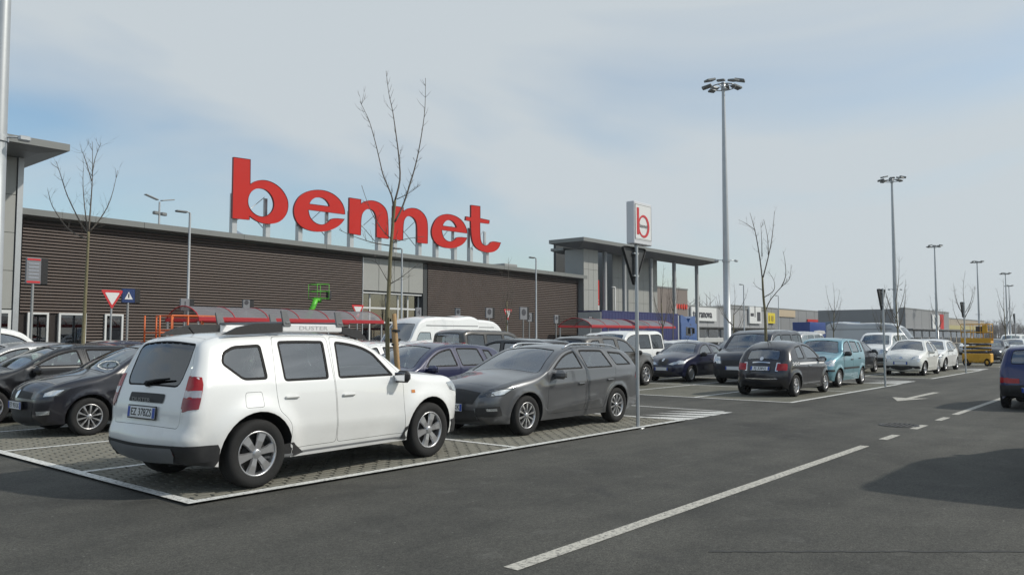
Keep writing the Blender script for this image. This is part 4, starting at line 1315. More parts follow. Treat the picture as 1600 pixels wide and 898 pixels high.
# ---------------------------------------------------------------- the store
M_SLAT = mat('brown facade slat', (.072, .047, .036), .6, noise=.30, scale=.35)
M_SLATB = mat('dark facade backing', (.026, .019, .016), .8, noise=.2)
M_CORN = mat('grey metal cornice', (.205, .212, .205), .45, .3, noise=.08, scale=1.2)
M_PANEL = mat('pale grey facade panel', (.335, .34, .32), .55, .1, noise=.07, scale=.7)
M_PANELD = mat('grey facade panel', (.30, .31, .305), .5, .2, noise=.08, scale=.7)
M_DARKWALL = mat('dark recess wall', (.045, .05, .052), .7, noise=.1)  # one even dark grey, also on pier, vent and notice board
M_SOFF = mat('soffit metal', (.19, .195, .2), .5, .3, noise=.07)
M_WFRAME = mat('white window frame', (.66, .67, .66), .45, noise=.05)
M_SHOPGL = glass('shop glass', (.16, .18, .18), fac=.08)
M_RED = MATS['red tail lamp lens']
M_SIGNRED = mat('red sign face', (.52, .022, .016), .55, noise=.10, scale=.9, spec=.2)
M_SIGNEDGE = mat('dark red sign edge', (.20, .015, .018), .45, noise=.15)
M_GALV = mat('galvanised steel', (.46, .48, .49), .42, .55, noise=.14, scale=3)
M_POST = mat('painted grey post', (.27, .28, .28), .55, .0, noise=.08)

FW = 42.6       # wall plane
def zc(x): return 7.74 - (x - 13.9) * .0098
st = thing('store_building', 'long low brown slatted supermarket with grey cornice and red rooftop sign', 'building', (13.9, FW, 0))
S0 = Vector((13.9, FW, 0))
def sb(name, mb, m, par=None):
    me = mb.mesh(name, m)
    me.transform(Matrix.Translation(-S0))
    return obj(name, me, par or st)
XE0, XE1 = 34.85, 40.95
# back wall and body
m = MB(); m.span(13.95, XE0 - .02, FW + .02, FW + .4, 0, 7.3); sb('wall', m, M_SLATB)
m = MB(); m.span(XE1 + .02, 60.3, FW + .02, FW + .4, 0, 7.05); sb('wall', m, M_SLATB)
m = MB(); m.span(14.2, 60.0, FW + 3.2, 95, 0, 6.9); sb('hall', m, M_PANELD)
# cornice, sloping gently to the right, in sheet lengths
cx = [13.7, 19.6, 25.5, 31.4, 37.3, 43.2, 49.1, 55.0, 61.0]
for a, b_ in zip(cx, cx[1:]):
    m = MB()
    b2 = b_ - .02
    V = []
    for x in (a, b2):
        z = zc(x)
        V += [(x, 42.0, z), (x, 42.0, z - .30), (x, 42.12, z - .34), (x, FW + .02, z - .42), (x, 44.6, z - .42), (x, 44.6, z)]
    F = [(0, 1, 7, 6), (1, 2, 8, 7), (2, 3, 9, 8), (3, 4, 10, 9), (4, 5, 11, 10), (5, 0, 6, 11), (0, 5, 4, 3, 2, 1), (6, 7, 8, 9, 10, 11)]
    m.add(V, F); sb('cornice_length', m, M_CORN)
# slats
openings = [(14.35, 15.2), (15.75, 16.95), (17.95, 18.8)]
def slat_mesh(xa, xb, z):
    m = MB()
    P = [(FW - .05, 0.0), (FW - .06, .012), (FW - .04, .088), (FW + .0, .096), (FW + .0, 0.0)]
    V = [(xa, y, z + h) for y, h in P] + [(xb, y, z + h) for y, h in P]
    n = 5
    F = [tuple(range(n)), tuple(range(2 * n - 1, n - 1, -1))] + [(i, i + n, (i + 1) % n + n, (i + 1) % n) for i in range(n)]
    m.add(V, F)
    return m
k = 0
z = .12
while z < 7.2:
    segs = []
    if z < 2.75:
        xs_ = [13.98] + [v for o in openings for v in (o[0] - .06, o[1] + .06)] + [XE0 - .06]
        segs += [(xs_[i], xs_[i + 1]) for i in range(0, len(xs_), 2)]
    else: segs.append((13.98, XE0 - .06))
    segs.append((XE1 + .06, 60.28))
    for a, b_ in segs:
        if b_ - a < .1: continue
        if z + .10 > zc(b_) - .42: b_ = 13.9 + (7.74 - .52 - z) / .0098
        if b_ - a < .5: continue
        sb('slat', slat_mesh(a, b_, z), M_SLAT)
    z += .155; k += 1
# door and window openings in the slatted wall
for a, b_ in openings:
    m = MB()
    for xx in (a, b_): m.span(xx - .045, xx + .045, FW - .14, FW + .02, 0, 2.78)
    m.span(a + .045, b_ - .045, FW - .14, FW + .02, 2.69, 2.78)
    m.span(a + .045, b_ - .045, FW - .12, FW + .0, 1.02, 1.08)
    f = sb('window', m, M_WFRAME)
    m = MB(); m.span(a + .045, b_ - .045, FW - .06, FW - .05, .05, 2.69); sb('pane', m, M_SHOPGL, f)
# the entrance bay
for i in range(4):
    a = XE0 + .06 + i * 1.41
    m = MB(); m.span(a, a + 1.385, FW - .02, FW + .08, 4.78, 7.04, .01); sb('upper_panel', m, M_PANEL)
m = MB(); m.span(XE0, XE0 + .06, FW - .05, FW + 1.6, 0, 7.05); sb('jamb', m, M_GALV)
m = MB(); m.span(XE0 + 5.72, XE1, FW - .01, FW + 1.6, 0, 7.0); sb('pier', m, M_DARKWALL)
m = MB(); m.span(XE0 + .06, XE0 + 5.72, FW + 1.5, FW + 1.6, 0, 7.0); sb('lobby_wall', m, M_DARKWALL)
m = MB(); m.span(XE0 + .06, XE0 + 5.72, FW + .10, FW + .9, 4.60, 4.70); sb('lintel', m, M_WFRAME)
m = MB()
for x in (XE0 + .10, XE0 + 1.05, XE0 + 2.55, XE0 + 3.65, XE0 + 4.6, XE0 + 5.66): m.span(x - .05, x + .05, FW + .42, FW + .54, 0, 4.6)
sb('door_frame', m, M_WFRAME)
m = MB()
for zz in (2.55, 3.55): m.span(XE0 + .15, XE0 + 5.61, FW + .43, FW + .53, zz, zz + .12)
sb('transom', m, M_WFRAME)
for i, (a, b_) in enumerate(((.15, 1.0), (1.10, 2.5), (2.6, 3.6), (3.7, 4.55), (4.65, 5.61))):
    for z0, z1 in ((.05, 2.55), (2.67, 3.55), (3.67, 4.6)):
        m = MB(); m.span(XE0 + a, XE0 + b_, FW + .47, FW + .485, z0, z1); sb('pane', m, M_SHOPGL)
# rooftop plant
m = MB(); m.span(53.2, 55.0, 45.5, 47.0, 6.9, 8.1, .05); m.span(55.3, 56.6, 45.4, 46.8, 6.9, 7.85, .05); sb('roof_plant', m, M_PANELD)
m = MB(); m.span(56.0, 57.4, 45.0, 45.3, 7.35, 7.75, .03); sb('roof_vent', m, M_DARKWALL)
m = MB(); V = [(29.5, 50, 6.9), (34.8, 50, 6.9), (34.8, 58, 6.9), (29.5, 58, 6.9), (32.1, 54, 9.6)]
m.add(V, [(0, 1, 4), (1, 2, 4), (2, 3, 4), (3, 0, 4)]); sb('skylight', m, mat('skylight blue grey', (.22, .26, .31), .3, .2))

# rooftop letters: each an object with its own thickness, standing on posts
LETTERS = [
    ('b', [[(24.86, 12.17), (25.98, 12.22), (26.00, 10.69), (26.22, 10.89), (26.55, 11.05), (27.05, 11.14), (27.64, 11.04), (28.20, 10.74), (28.58, 10.26), (28.69, 9.82), (28.60, 9.27), (28.24, 8.80), (27.78, 8.54), (27.10, 8.44), (26.52, 8.52), (25.99, 8.80), (26.00, 8.57), (24.87, 8.54)], [(25.86, 9.60), (25.90, 9.97), (26.07, 10.29), (26.35, 10.49), (26.67, 10.58), (27.06, 10.55), (27.40, 10.33), (27.61, 10.01), (27.67, 9.61), (27.54, 9.27), (27.29, 9.01), (26.93, 8.86), (26.55, 8.88), (26.22, 9.03), (25.97, 9.29)]]),
    ('e', [[(33.08, 9.74), (33.06, 10.05), (32.83, 10.51), (32.33, 10.90), (31.64, 11.11), (30.88, 11.10), (30.13, 10.91), (29.50, 10.51), (29.15, 9.98), (29.05, 9.48), (29.19, 8.96), (29.54, 8.60), (30.09, 8.39), (30.83, 8.33), (31.69, 8.47), (32.36, 8.76), (32.81, 9.10), (33.05, 9.43), (32.02, 9.39), (31.77, 9.09), (31.39, 8.87), (30.95, 8.84), (30.54, 9.00), (30.27, 9.28), (30.16, 9.69)], [(30.24, 10.09), (30.37, 10.34), (30.70, 10.56), (31.17, 10.63), (31.55, 10.50), (31.77, 10.26), (31.81, 10.12)]]),
    ('n', [[(33.43, 10.92), (34.42, 10.93), (34.42, 10.60), (34.78, 10.87), (35.41, 11.01), (36.07, 10.93), (36.58, 10.65), (36.85, 10.17), (36.92, 8.46), (35.82, 8.48), (35.80, 9.79), (35.64, 10.20), (35.32, 10.38), (34.89, 10.32), (34.56, 10.03), (34.44, 9.60), (34.43, 8.47), (33.43, 8.51)]]),
    ('n', [[(37.29, 10.86), (38.28, 10.87), (38.28, 10.57), (38.80, 10.90), (39.51, 10.97), (40.12, 10.79), (40.56, 10.39), (40.72, 9.87), (40.70, 8.46), (39.65, 8.45), (39.64, 9.66), (39.47, 10.09), (39.11, 10.31), (38.68, 10.30), (38.38, 10.02), (38.29, 9.61), (38.26, 8.47), (37.30, 8.48)]]),
    ('e', [[(44.98, 9.66), (44.92, 9.98), (44.56, 10.48), (43.96, 10.82), (43.03, 10.96), (42.25, 10.84), (41.56, 10.43), (41.17, 9.83), (41.07, 9.31), (41.27, 8.80), (41.76, 8.45), (42.53, 8.30), (43.45, 8.35), (44.25, 8.62), (44.74, 8.98), (44.96, 9.32), (43.84, 9.30), (43.57, 9.00), (43.13, 8.83), (42.65, 8.88), (42.29, 9.15), (42.16, 9.64)], [(42.26, 9.98), (42.44, 10.28), (42.85, 10.49), (43.30, 10.47), (43.65, 10.22), (43.78, 9.99)]]),
    ('t', [[(45.39, 11.95), (46.46, 11.99), (46.47, 11.02), (47.57, 10.99), (47.54, 10.69), (46.44, 10.66), (46.47, 9.46), (46.67, 9.00), (47.14, 8.86), (47.57, 9.04), (47.87, 9.34), (48.98, 9.30), (48.68, 8.75), (47.93, 8.38), (46.91, 8.34), (46.05, 8.55), (45.57, 8.99), (45.40, 9.74), (45.36, 10.66), (44.78, 10.67), (44.81, 10.98), (45.39, 10.97)]]),
]
def chaikin(P, keep=.45):
    """cut shallow corners so traced curves read as curves; square corners stay"""
    out = []
    n = len(P)
    for i in range(n):
        a, p, b_ = np.array(P[i - 1]), np.array(P[i]), np.array(P[(i + 1) % n])
        u = (p - a) / np.linalg.norm(p - a); v = (b_ - p) / np.linalg.norm(b_ - p)
        if u @ v < keep: out.append(tuple(p))
        else: out += [tuple(p + (a - p) * .25), tuple(p + (b_ - p) * .25)]
    return out
sign = thing('rooftop_sign', 'giant red lower-case bennet letters standing on posts along the store roof', 'sign', (24.86, 42.3, 7.6))
SO = Vector((24.86, 42.3, 7.6))
for ch, loops in LETTERS:
    LP = [chaikin(chaikin(l)) for l in loops]
    Vv, T = fill(LP[0], LP[1:], .5, grid=False)
    m = MB(); m.add([(p[0], 42.30, p[1]) for p in Vv], [tuple(t) for t in T])
    me = m.mesh('letter', M_SIGNRED); me.transform(Matrix.Translation(-SO)); lo = obj('letter', me, sign)
    m = MB()
    for lp in LP:
        n = len(lp)
        m.add([(p[0], 42.27, p[1]) for p in lp] + [(p[0], 42.44, p[1]) for p in lp], [(i, (i + 1) % n, n + (i + 1) % n, n + i) for i in range(n)])
    m.add([(p[0], 42.43, p[1]) for p in Vv], [tuple(t)[::-1] for t in T])
    me = m.mesh('letter_rim', M_SIGNEDGE); me.transform(Matrix.Translation(-SO)); obj('letter_rim', me, lo)
for x in (25.15, 27.4, 29.75, 32.0, 33.85, 36.3, 37.75, 40.15, 41.9, 43.9, 45.7, 47.6):
    m = MB(); m.box((x, 42.85, 8.6), (.22, .14, 3.0 if x not in (45.7,) else 3.2), .01)
    m.box((x, 42.66, 8.0), (.34, .30, 1.2), .02)
    me = m.mesh('post', M_GALV); me.transform(Matrix.Translation(-SO)); obj('post', me, sign)
for a, b_ in ((25.15, 27.4), (29.75, 32.0), (33.85, 36.3), (37.75, 40.15), (41.9, 43.9), (45.7, 47.6)):
    m = MB(); m.tube([(a, 42.93, 10.2), (b_, 42.93, 8.2)], .025, 5); m.tube([(a, 42.96, 8.2), (b_, 42.96, 10.2)], .025, 5)
    me = m.mesh('brace', M_GALV); me.transform(Matrix.Translation(-SO)); obj('brace', me, sign)

def panel_wall(par, origin, xa, xb, za, zb, y, cols, rows, m, th=.06, gap=.018, name='facade_panel'):
    dx = (xb - xa) / cols; dz = (zb - za) / rows
    mbx = MB(); mbx.box((0, 0, 0), (dx - gap, th, dz - gap), .008)
    me = mbx.mesh(name, m)
    for i in range(cols):
        for j in range(rows):
            obj(name, me, par, Vector((xa + dx * (i + .5), y, za + dz * (j + .5))) - origin)

# the grey tower at the left edge of the picture
tw = thing('corner_tower', 'pale grey panelled tower with overhanging flat roof at left end of store', 'building', (8.0, 42.0, 0))
TO = Vector((8.0, 42.0, 0))
def tb(o0, par, name, mb, m):
    me = mb.mesh(name, m); me.transform(Matrix.Translation(-o0)); return obj(name, me, par)
m = MB(); m.span(2.0, 13.7, 42.05, 50, 0, 10.1); tb(TO, tw, 'core', m, M_DARKWALL)
panel_wall(tw, TO, 2.0, 13.45, 2.9, 10.1, 42.0, 5, 4, M_PANEL)
panel_wall(tw, TO, 2.0, 11.2, 0.0, 2.88, 42.0, 4, 1, M_PANEL)
m = MB(); m.span(13.48, 13.72, 41.9, 42.06, 0, 10.1); tb(TO, tw, 'corner_trim', m, M_GALV)
m = MB(); m.span(11.25, 13.45, 41.96, 42.02, 0, 2.86); f = tb(TO, tw, 'window', m, M_WFRAME)
m = MB(); m.span(11.4, 13.3, 41.94, 41.955, .1, 2.7); tb(TO, f, 'pane', m, M_SHOPGL)
def hip_slab(par, o0, xa, xb, ya, yb, ztop, edge, inset, drop, m_edge, m_sof):
    m = MB(); V = [(xa, ya, ztop), (xb, ya, ztop), (xb, yb, ztop), (xa, yb, ztop), (xa, ya, ztop - edge), (xb, ya, ztop - edge), (xb, yb, ztop - edge), (xa, yb, ztop - edge)]
    m.add(V, [(0, 1, 2, 3), (0, 4, 5, 1), (1, 5, 6, 2), (2, 6, 7, 3), (3, 7, 4, 0)]); tb(o0, par, 'roof', m, m_edge)
    m = MB(); z1 = ztop - edge; z2 = z1 - drop
    V = [(xa, ya, z1), (xb, ya, z1), (xb, yb, z1), (xa, yb, z1), (xa + inset, ya + inset, z2), (xb - inset, ya + inset, z2), (xb - inset, yb - inset, z2), (xa + inset, yb - inset, z2)]
    m.add(V, [(0, 4, 5, 1), (1, 5, 6, 2), (2, 6, 7, 3), (3, 7, 4, 0), (4, 7, 6, 5)]); tb(o0, par, 'soffit', m, m_sof)
hip_slab(tw, TO, 0.0, 14.75, 39.3, 52.0, 10.55, .32, 1.0, .12, M_CORN, M_SOFF)

# the columned portico at the far end of the store
pt = thing('entrance_portico', 'tall grey portico with wide flat roof on slim round columns', 'building', (72, 42, 0))
PO = Vector((72, 42, 0))
m = MB(); m.span(60.45, 62.75, 42.1, 44.2, 0, 9.75); tb(PO, pt, 'tower_core', m, M_PANELD)
panel_wall(pt, PO, 60.4, 62.8, 0.2, 9.8, 42.05, 3, 5, M_PANEL)
m = MB(); m.span(62.8, 68.4, 47.0, 47.3, 0, 10.9); tb(PO, pt, 'recess_wall', m, M_DARKWALL)
m = MB(); m.span(68.45, 77.3, 44.1, 48, 0, 10.4); tb(PO, pt, 'hall_core', m, M_PANELD)
panel_wall(pt, PO, 68.4, 77.4, 0.2, 10.1, 44.0, 9, 4, M_PANEL)
m = MB(); m.span(68.35, 68.42, 44.0, 47.0, 0, 10.3); tb(PO, pt, 'side_wall', m, M_PANELD)
m = MB(); m.tube([(68.2, 43.6, 0), (68.2, 43.6, 6.6)], .07, 8); m.tube([(67.6, 43.6, 6.6), (68.2, 43.6, 6.6)], .07, 8); tb(PO, pt, 'downpipe', m, M_WFRAME)
for x in (63.9, 67.4, 72.6, 77.6, 82.9):
    m = MB(); m.lathe([(0, .25), (.1, .25), (.1, .21), (9.75, .21)], 20, 'z', (x, 42.0, 0)); tb(PO, pt, 'column', m, M_POST)
hip_slab(pt, PO, 58.1, 85.3, 40.4, 44.3, 10.5, .34, 1.5, .40, M_CORN, M_SOFF)
hip_slab(pt, PO, 60.6, 62.7, 44.5, 46.0, 10.05, .25, .6, .25, M_CORN, M_SOFF)
bn = thing('red_banner', 'narrow red and white banner hanging beside the dark portico recess', 'banner', (63.1, 42.3, 0))
m = MB(); m.span(-.24, .24, -.03, .03, 4.6, 7.0); m.build('cloth', M_SIGNRED, bn)
m = MB(); m.span(-.24, .24, -.035, .035, 3.75, 4.58); m.build('white_panel', M_WFRAME, bn)
for yy in (4.72, 5.0):
    m = MB(); m.box((-.02, -.036, yy + .1), (.24, .01, .05)); m.box((-.12, -.036, yy + .02), (.05, .01, .2)); m.build('white_mark', M_WFRAME, bn)
# ---------------------------------------------------------------- masts, lamp posts, signs
def mast(loc, h, label, fine=True):
    t = thing('floodlight_mast', label, 'light mast', loc, 0, 'tall floodlight masts over the car park')
    m = MB(); n = 8
    m.lathe([(0, .34), (.03, .34), (.03, .235), (h * .35, .20), (h * .7, .15), (h, .095)], 20, 'z')
    m.build('pole', M_GALV, t)
    m = MB(); P = [(.75 * math.cos(a), .75 * math.sin(a), h - .15) for a in np.linspace(0, 2 * math.pi, 17)]
    m.tube(P, .035, 6, False)
    for k in range(4):
        a = k * math.pi / 2; m.tube([(0, 0, h - .1), (.75 * math.cos(a), .75 * math.sin(a), h - .15)], .03, 5)
    m.lathe([(h - .35, .14), (h + .12, .14), (h + .18, .05)], 12, 'z')
    m.build('ring', M_GALV, t)
    for k in range(8):
        a = 2 * math.pi * k / 8 + .3
        m = MB(); Mx = Matrix.Rotation(a, 3, 'Z') @ Matrix.Rotation(R(14), 3, 'Y')
        m.box((1.0 * math.cos(a), 1.0 * math.sin(a), h - .02 + (.18 if k % 3 == 0 else 0)), (.62, .46, .14), .03, Mx)
        f = m.build('floodlight', mat('floodlight housing', (.20, .21, .21), .45, .4), t)
    m = MB()
    m.lathe([(6.2, .24), (6.35, .24)], 16, 'z')
    for s_ in (-1, 1):
        m.tube([(0, 0, 6.3), (s_ * .33, -s_ * .38, 6.3)], .025, 5); m.box((s_ * .42, -s_ * .46, 6.27), (.26, .16, .13), .03)
    m.build('camera_bracket', M_GALV, t)
    return t
mast((6.35, 21.2, 0), 17.3, 'nearest floodlight mast, its grey pole cut by the left edge of the picture')
mast((45.8, 21.2, 0), 17.3, 'tallest looking floodlight mast, rising right of the portico roof')
mast((84.6, 21.4, 0), 17.3, 'second floodlight mast behind the silver van, right of the tallest one')
for x, y, h, l in ((152.5, 32, 17.3, 'third tallest looking floodlight mast, just left of the yellow lift'), (190.5, 32, 17.3, 'fourth floodlight mast, rising right above the yellow lift'),
                   (226, 32, 17.0, 'tiny floodlight mast near right edge, taller of a close pair'), (281, 39, 17.0, 'tiniest floodlight mast near right edge, shorter of a close pair')):
    mast((x, y, 0), h, l)

def lamp_post(loc, h, arm, label, rz=0):
    t = thing('lamp_post', label, 'lamp post', loc, rz, 'slim lamp posts along the store lane')
    m = MB(); m.lathe([(0, .13), (.9, .12), (1.0, .075), (h, .05)], 12, 'z'); m.build('pole', M_GALV, t)
    m = MB(); m.tube([(0, 0, h), (-arm * .5, 0, h + .05), (-arm, 0, h + .04)], .03, 6); m.build('arm', M_GALV, t)
    m = MB(); m.box((-arm - .18, 0, h + .02), (.55, .24, .09), .03); m.build('lamp_head', MATS['floodlight housing'], t)
lamp_post((18.95, 36, 0), 7.5, .25, 'slim lamp post before the brown slats, left of the red letters')
lamp_post((32.5, 36, 0), 6.9, .25, 'slim lamp post standing before the glazed store entrance')
lamp_post((45.65, 36, 0), 7.35, .30, 'slim lamp post before the slats, left of the portico')
lamp_post((82, 36, 0), 7.2, .5, 'slim lamp post right of the nearest big mast, by the white shop sign')
lamp_post((107, 42, 0), 7.2, .5, 'slim far lamp post beside the yellow shop sign')
lamp_post((160, 40, 0), 8.0, .6, 'slim far lamp post before the red striped shop fascia')
t = thing('lamp_post', 'twin-armed lamp seen above the roof left of the red letters', 'lamp post', (29.1, 60, 0), R(15))
m = MB(); m.lathe([(0, .14), (12.0, .07)], 10, 'z'); m.build('pole', M_GALV, t)
m = MB(); m.box((-.75, 0, 12.25), (1.2, .3, .09), .03, Matrix.Rotation(R(12), 3, 'Y')); m.build('lamp_head', M_POST, t)
m = MB(); m.box((.75, 0, 12.25), (1.2, .3, .09), .03, Matrix.Rotation(R(-12), 3, 'Y')); m.build('lamp_head', M_POST, t)
m = MB(); m.box((-.3, 0, 11.1), (.5, .3, .25), .05); m.box((.4, 0, 11.1), (.5, .3, .25), .05); m.build('floodlight', MATS['floodlight housing'], t)

M_SIGNW = mat('sign white', (.70, .71, .70), .4, noise=.04)
M_SIGNR = mat('sign red border', (.55, .03, .035), .4, noise=.06)
M_SIGNB = mat('shaded sign blue', (.012, .035, .13), .4, noise=.06)  # blue darkened so the colour carries the shade
M_BACK = mat('sign back grey', (.06, .063, .066), .5, .3, noise=.12)
M_BLK = mat('black sign side', (.012, .012, .013), .5, noise=.2)
M_SHADEDPAN = mat('shaded white sign panel', (.20, .205, .22), .5, noise=.06)  # white panel greyed to paint in the shade on its face
M_DTXT = mat('dark sign print', (.05, .05, .06), .5, noise=.1)

def tri(w, h, r):
    return rnd([(-w / 2, h / 2), (0, -h / 2), (w / 2, h / 2)], r, 4)
def yield_sign(t, z, face, w=.84, dy=0.0):
    """triangular give-way plate; face=-1 shows its print towards -Y, +1 its back"""
    h = w * .87
    P = tri(w, h, .07)
    m = MB(); m.prism([(a, b) for a, b in P], lambda a, b: (a, dy, z + b), (0, .02, 0))
    # folded rim
    n = len(P); Q = [(a * .985, b * .985) for a, b in P]
    m.add([(a, dy - .012 if face > 0 else dy, z + b) for a, b in P] + [(a, dy + .03, z + b) for a, b in P], [(i, (i + 1) % n, n + (i + 1) % n, n + i) for i in range(n)])
    pl = m.build('plate', M_BACK if face > 0 else M_SIGNR, t)
    if face < 0:
        P2 = tri(w * .66, h * .66, .05)
        m = MB(); m.prism(P2, lambda a, b: (a, dy - .006, z + b + .03), (0, .004, 0)); m.build('white_field', M_SIGNW, pl)
    else:
        m = MB()
        for i in range(n):
            a, b = P[i], P[(i + 1) % n]
            m.tube([(a[0], dy - .012, z + a[1]), (b[0], dy - .012, z + b[1])], .012, 5, False)
        m.build('black_rim', M_BLK, pl)
        for zz in (z + .24, z - .16):
            m = MB(); m.box((0, dy - .03, zz), (.16, .05, .03), .005); m.build('clamp', M_GALV, pl)

# the sign on the corner of the nearest block
t = thing('sign_post', 'galvanised post with white bennet sign box and back of a triangular sign', 'sign', (12.22, 7.36, 0))
m = MB(); m.lathe([(0, .033), (3.42, .033)], 14, 'z'); m.build('post', M_GALV, t)
m = MB(); m.lathe([(0, .12), (.02, .11), (.03, .04)], 14, 'z'); m.build('foot', M_GALV, t)
BW_, BH_, BD_ = .62, .76, .16
bz = 3.62; bx = .11
m = MB(); m.box((bx, .0, bz), (BW_, BD_, BH_), .012); bo = m.build('sign_box', mat('sign box white', (.62, .63, .65), .35, .2, noise=.04), t)
m = MB(); m.box((bx, -BD_ / 2 - .003, bz + .02), (BW_ - .08, .008, BH_ - .12)); m.build('sign_face', M_SIGNW, bo)
m = MB()
for a0, a1, b0, b1 in ((-.275, .275, .322, .327), (-.275, .275, -.287, -.282), (-.275, -.27, -.287, .327), (.27, .275, -.287, .327)):
    m.span(bx + a0, bx + a1, -BD_ / 2 - .009, -BD_ / 2 - .007, bz + b0, bz + b1)
m.build('face_border', M_DTXT, bo)
m = MB(); yy = -BD_ / 2 - .011
m.span(bx - .225, bx - .150, yy, yy + .004, bz - .21, bz + .27)
V = []; n = 28
for i in range(n):
    a = 2 * math.pi * i / n
    V += [(bx + .01 + .195 * math.cos(a), yy - .001, bz - .05 + .205 * math.sin(a)), (bx - .005 + .140 * math.cos(a), yy - .001, bz - .05 + .165 * math.sin(a))]
m.add(V, [(2 * i, 2 * i + 1, (2 * i + 3) % (2 * n), (2 * i + 2) % (2 * n)) for i in range(n)])
m.build('emblem', M_SIGNR, bo)
place_text(text_mesh('bennet', .105, M_DTXT, .001, 'lettering'), STAND_Y, (bx + .0, yy - .004, bz - .045), bo)
yield_sign(t, 2.84, 1, .80, .045)
for x, h, l in ((27.3, 3.15, 'triangular sign seen from behind on the kerbless corner by the teal hatchback'), (39.9, 3.15, 'triangular sign seen nearly edge-on in front of the yellow lift'), (68.5, 3.3, 'small triangular sign edge-on above the blue car at right')):
    t = thing('yield_sign', l, 'sign', (x, 7.28 if x < 60 else 9.2, 0), 0, 'give-way signs seen from behind')
    m = MB(); m.lathe([(0, .033), (h, .033)], 12, 'z'); m.build('post', M_GALV, t)
    yield_sign(t, h - .37, 1, .80, .045)
for x, y, z, l in ((13.72, 32, 3.05, 'red and white give-way sign before the slats at left'), (27.5, 34, 2.95, 'red and white give-way sign right end of the trolley shelter'), (40.05, 34, 3.05, 'red and white give-way sign behind the white vans')):
    t = thing('yield_sign', l, 'sign', (x, y, 0), 0, 'give-way signs facing the car park')
    m = MB(); m.lathe([(0, .035), (z + .3, .035)], 10, 'z'); m.build('post', M_GALV, t)
    yield_sign(t, z, -1, .86, -.05)

def panel_sign(x, y, z0, z1, w, label, m_face, mark=None, side=True, name='panel_sign', deep=.45):
    t = thing(name, label, 'sign', (x, y, 0), 0, 'small signs on posts along the store lane')
    m = MB(); m.lathe([(0, .045), (z0 + .02, .045)], 10, 'z'); m.build('post', M_POST, t)
    m = MB(); m.box((0, 0, (z0 + z1) / 2), (w, .10, z1 - z0), .01); p = m.build('panel', m_face, t)
    if side:
        m = MB(); m.box((w / 2 + .11, .02 , (z0 + z1) / 2), (.22, .12, z1 - z0), .01); m.build('dark_case', M_BLK, t)
    if mark == 'frame':
        m = MB()
        m.box((0, -.055, z1 - .06), (w * .9, .01, .06)); m.box((0, -.055, z0 + .07), (w * .9, .01, .07)); m.build('red_band', M_SIGNR, p)
        for k in range(5):
            m = MB(); m.box((0, -.055, z1 - .2 - k * .12), (w * .7, .006, .035)); m.build('print_line', mat('faint print', (.34, .37, .42), .5), p)
    elif mark == 'ped':
        P = [(-.16, -.14), (.16, -.14), (0, .16)]
        m = MB(); m.prism(P, lambda a, b: (a, -.062, (z0 + z1) / 2 + b), (0, .006, 0)); m.build('white_triangle', M_SIGNW, p)
        m = MB(); m.box((0, -.066, (z0 + z1) / 2), (.05, .004, .16)); m.build('walker_mark', M_DTXT, p)
    elif mark == 'disc':
        m = MB(); P = disc(0, 0, w * .3)
        m.prism(P, lambda a, b: (a, -.062, (z0 + z1) / 2 + .08 + b), (0, .006, 0)); m.build('dark_disc', M_DTXT, p)
    elif mark:
        place_text(text_mesh(mark, (z1 - z0) * .75, M_DTXT, .002, 'numeral'), STAND_Y, (0, -.058, (z0 + z1) / 2), p)
    return t
panel_sign(10.22, 30, 3.4, 4.3, .46, 'white information panel with red bands on a post at left', M_SHADEDPAN, 'frame')
panel_sign(14.35, 32, 2.95, 3.5, .5, 'blue pedestrian crossing sign beside the give-way sign', M_SIGNB, 'ped')
panel_sign(17.75, 34, 2.75, 3.3, .42, 'row number sign at the foot of the left slim lamp post', M_SHADEDPAN, '1')
panel_sign(20.8, 34, 2.95, 3.35, .36, 'small row sign right of the number one, above the trolley shelter', M_SHADEDPAN, 'disc')
panel_sign(32.0, 34, 2.75, 3.3, .42, 'row number sign before the glazed entrance', M_SHADEDPAN, '4', side=False)
panel_sign(35.3, 34, 2.75, 3.35, .42, 'sign with dark disc above the first white van', M_SHADEDPAN, 'disc', side=False)
panel_sign(32.9 + 5.3, 34, 2.8, 3.45, .62, 'pale panel above the roof gap between the white vans', M_SHADEDPAN, 'disc')
panel_sign(41.7, 34, 2.75, 3.6, .75, 'larger pale panel sign right of the vans', M_SHADEDPAN, 'disc')
panel_sign(43.1, 34.6, 2.65, 3.25, .46, 'row number sign at the foot of the right slim lamp post', M_SHADEDPAN, '5')
panel_sign(45.4, 34, 2.55, 3.15, .42, 'sign with dark disc left of the grey portico tower', M_SHADEDPAN, 'disc')
panel_sign(52.6, 36, 2.6, 3.2, .42, 'small dark-sided sign before the grey portico tower', M_SHADEDPAN, 'disc')

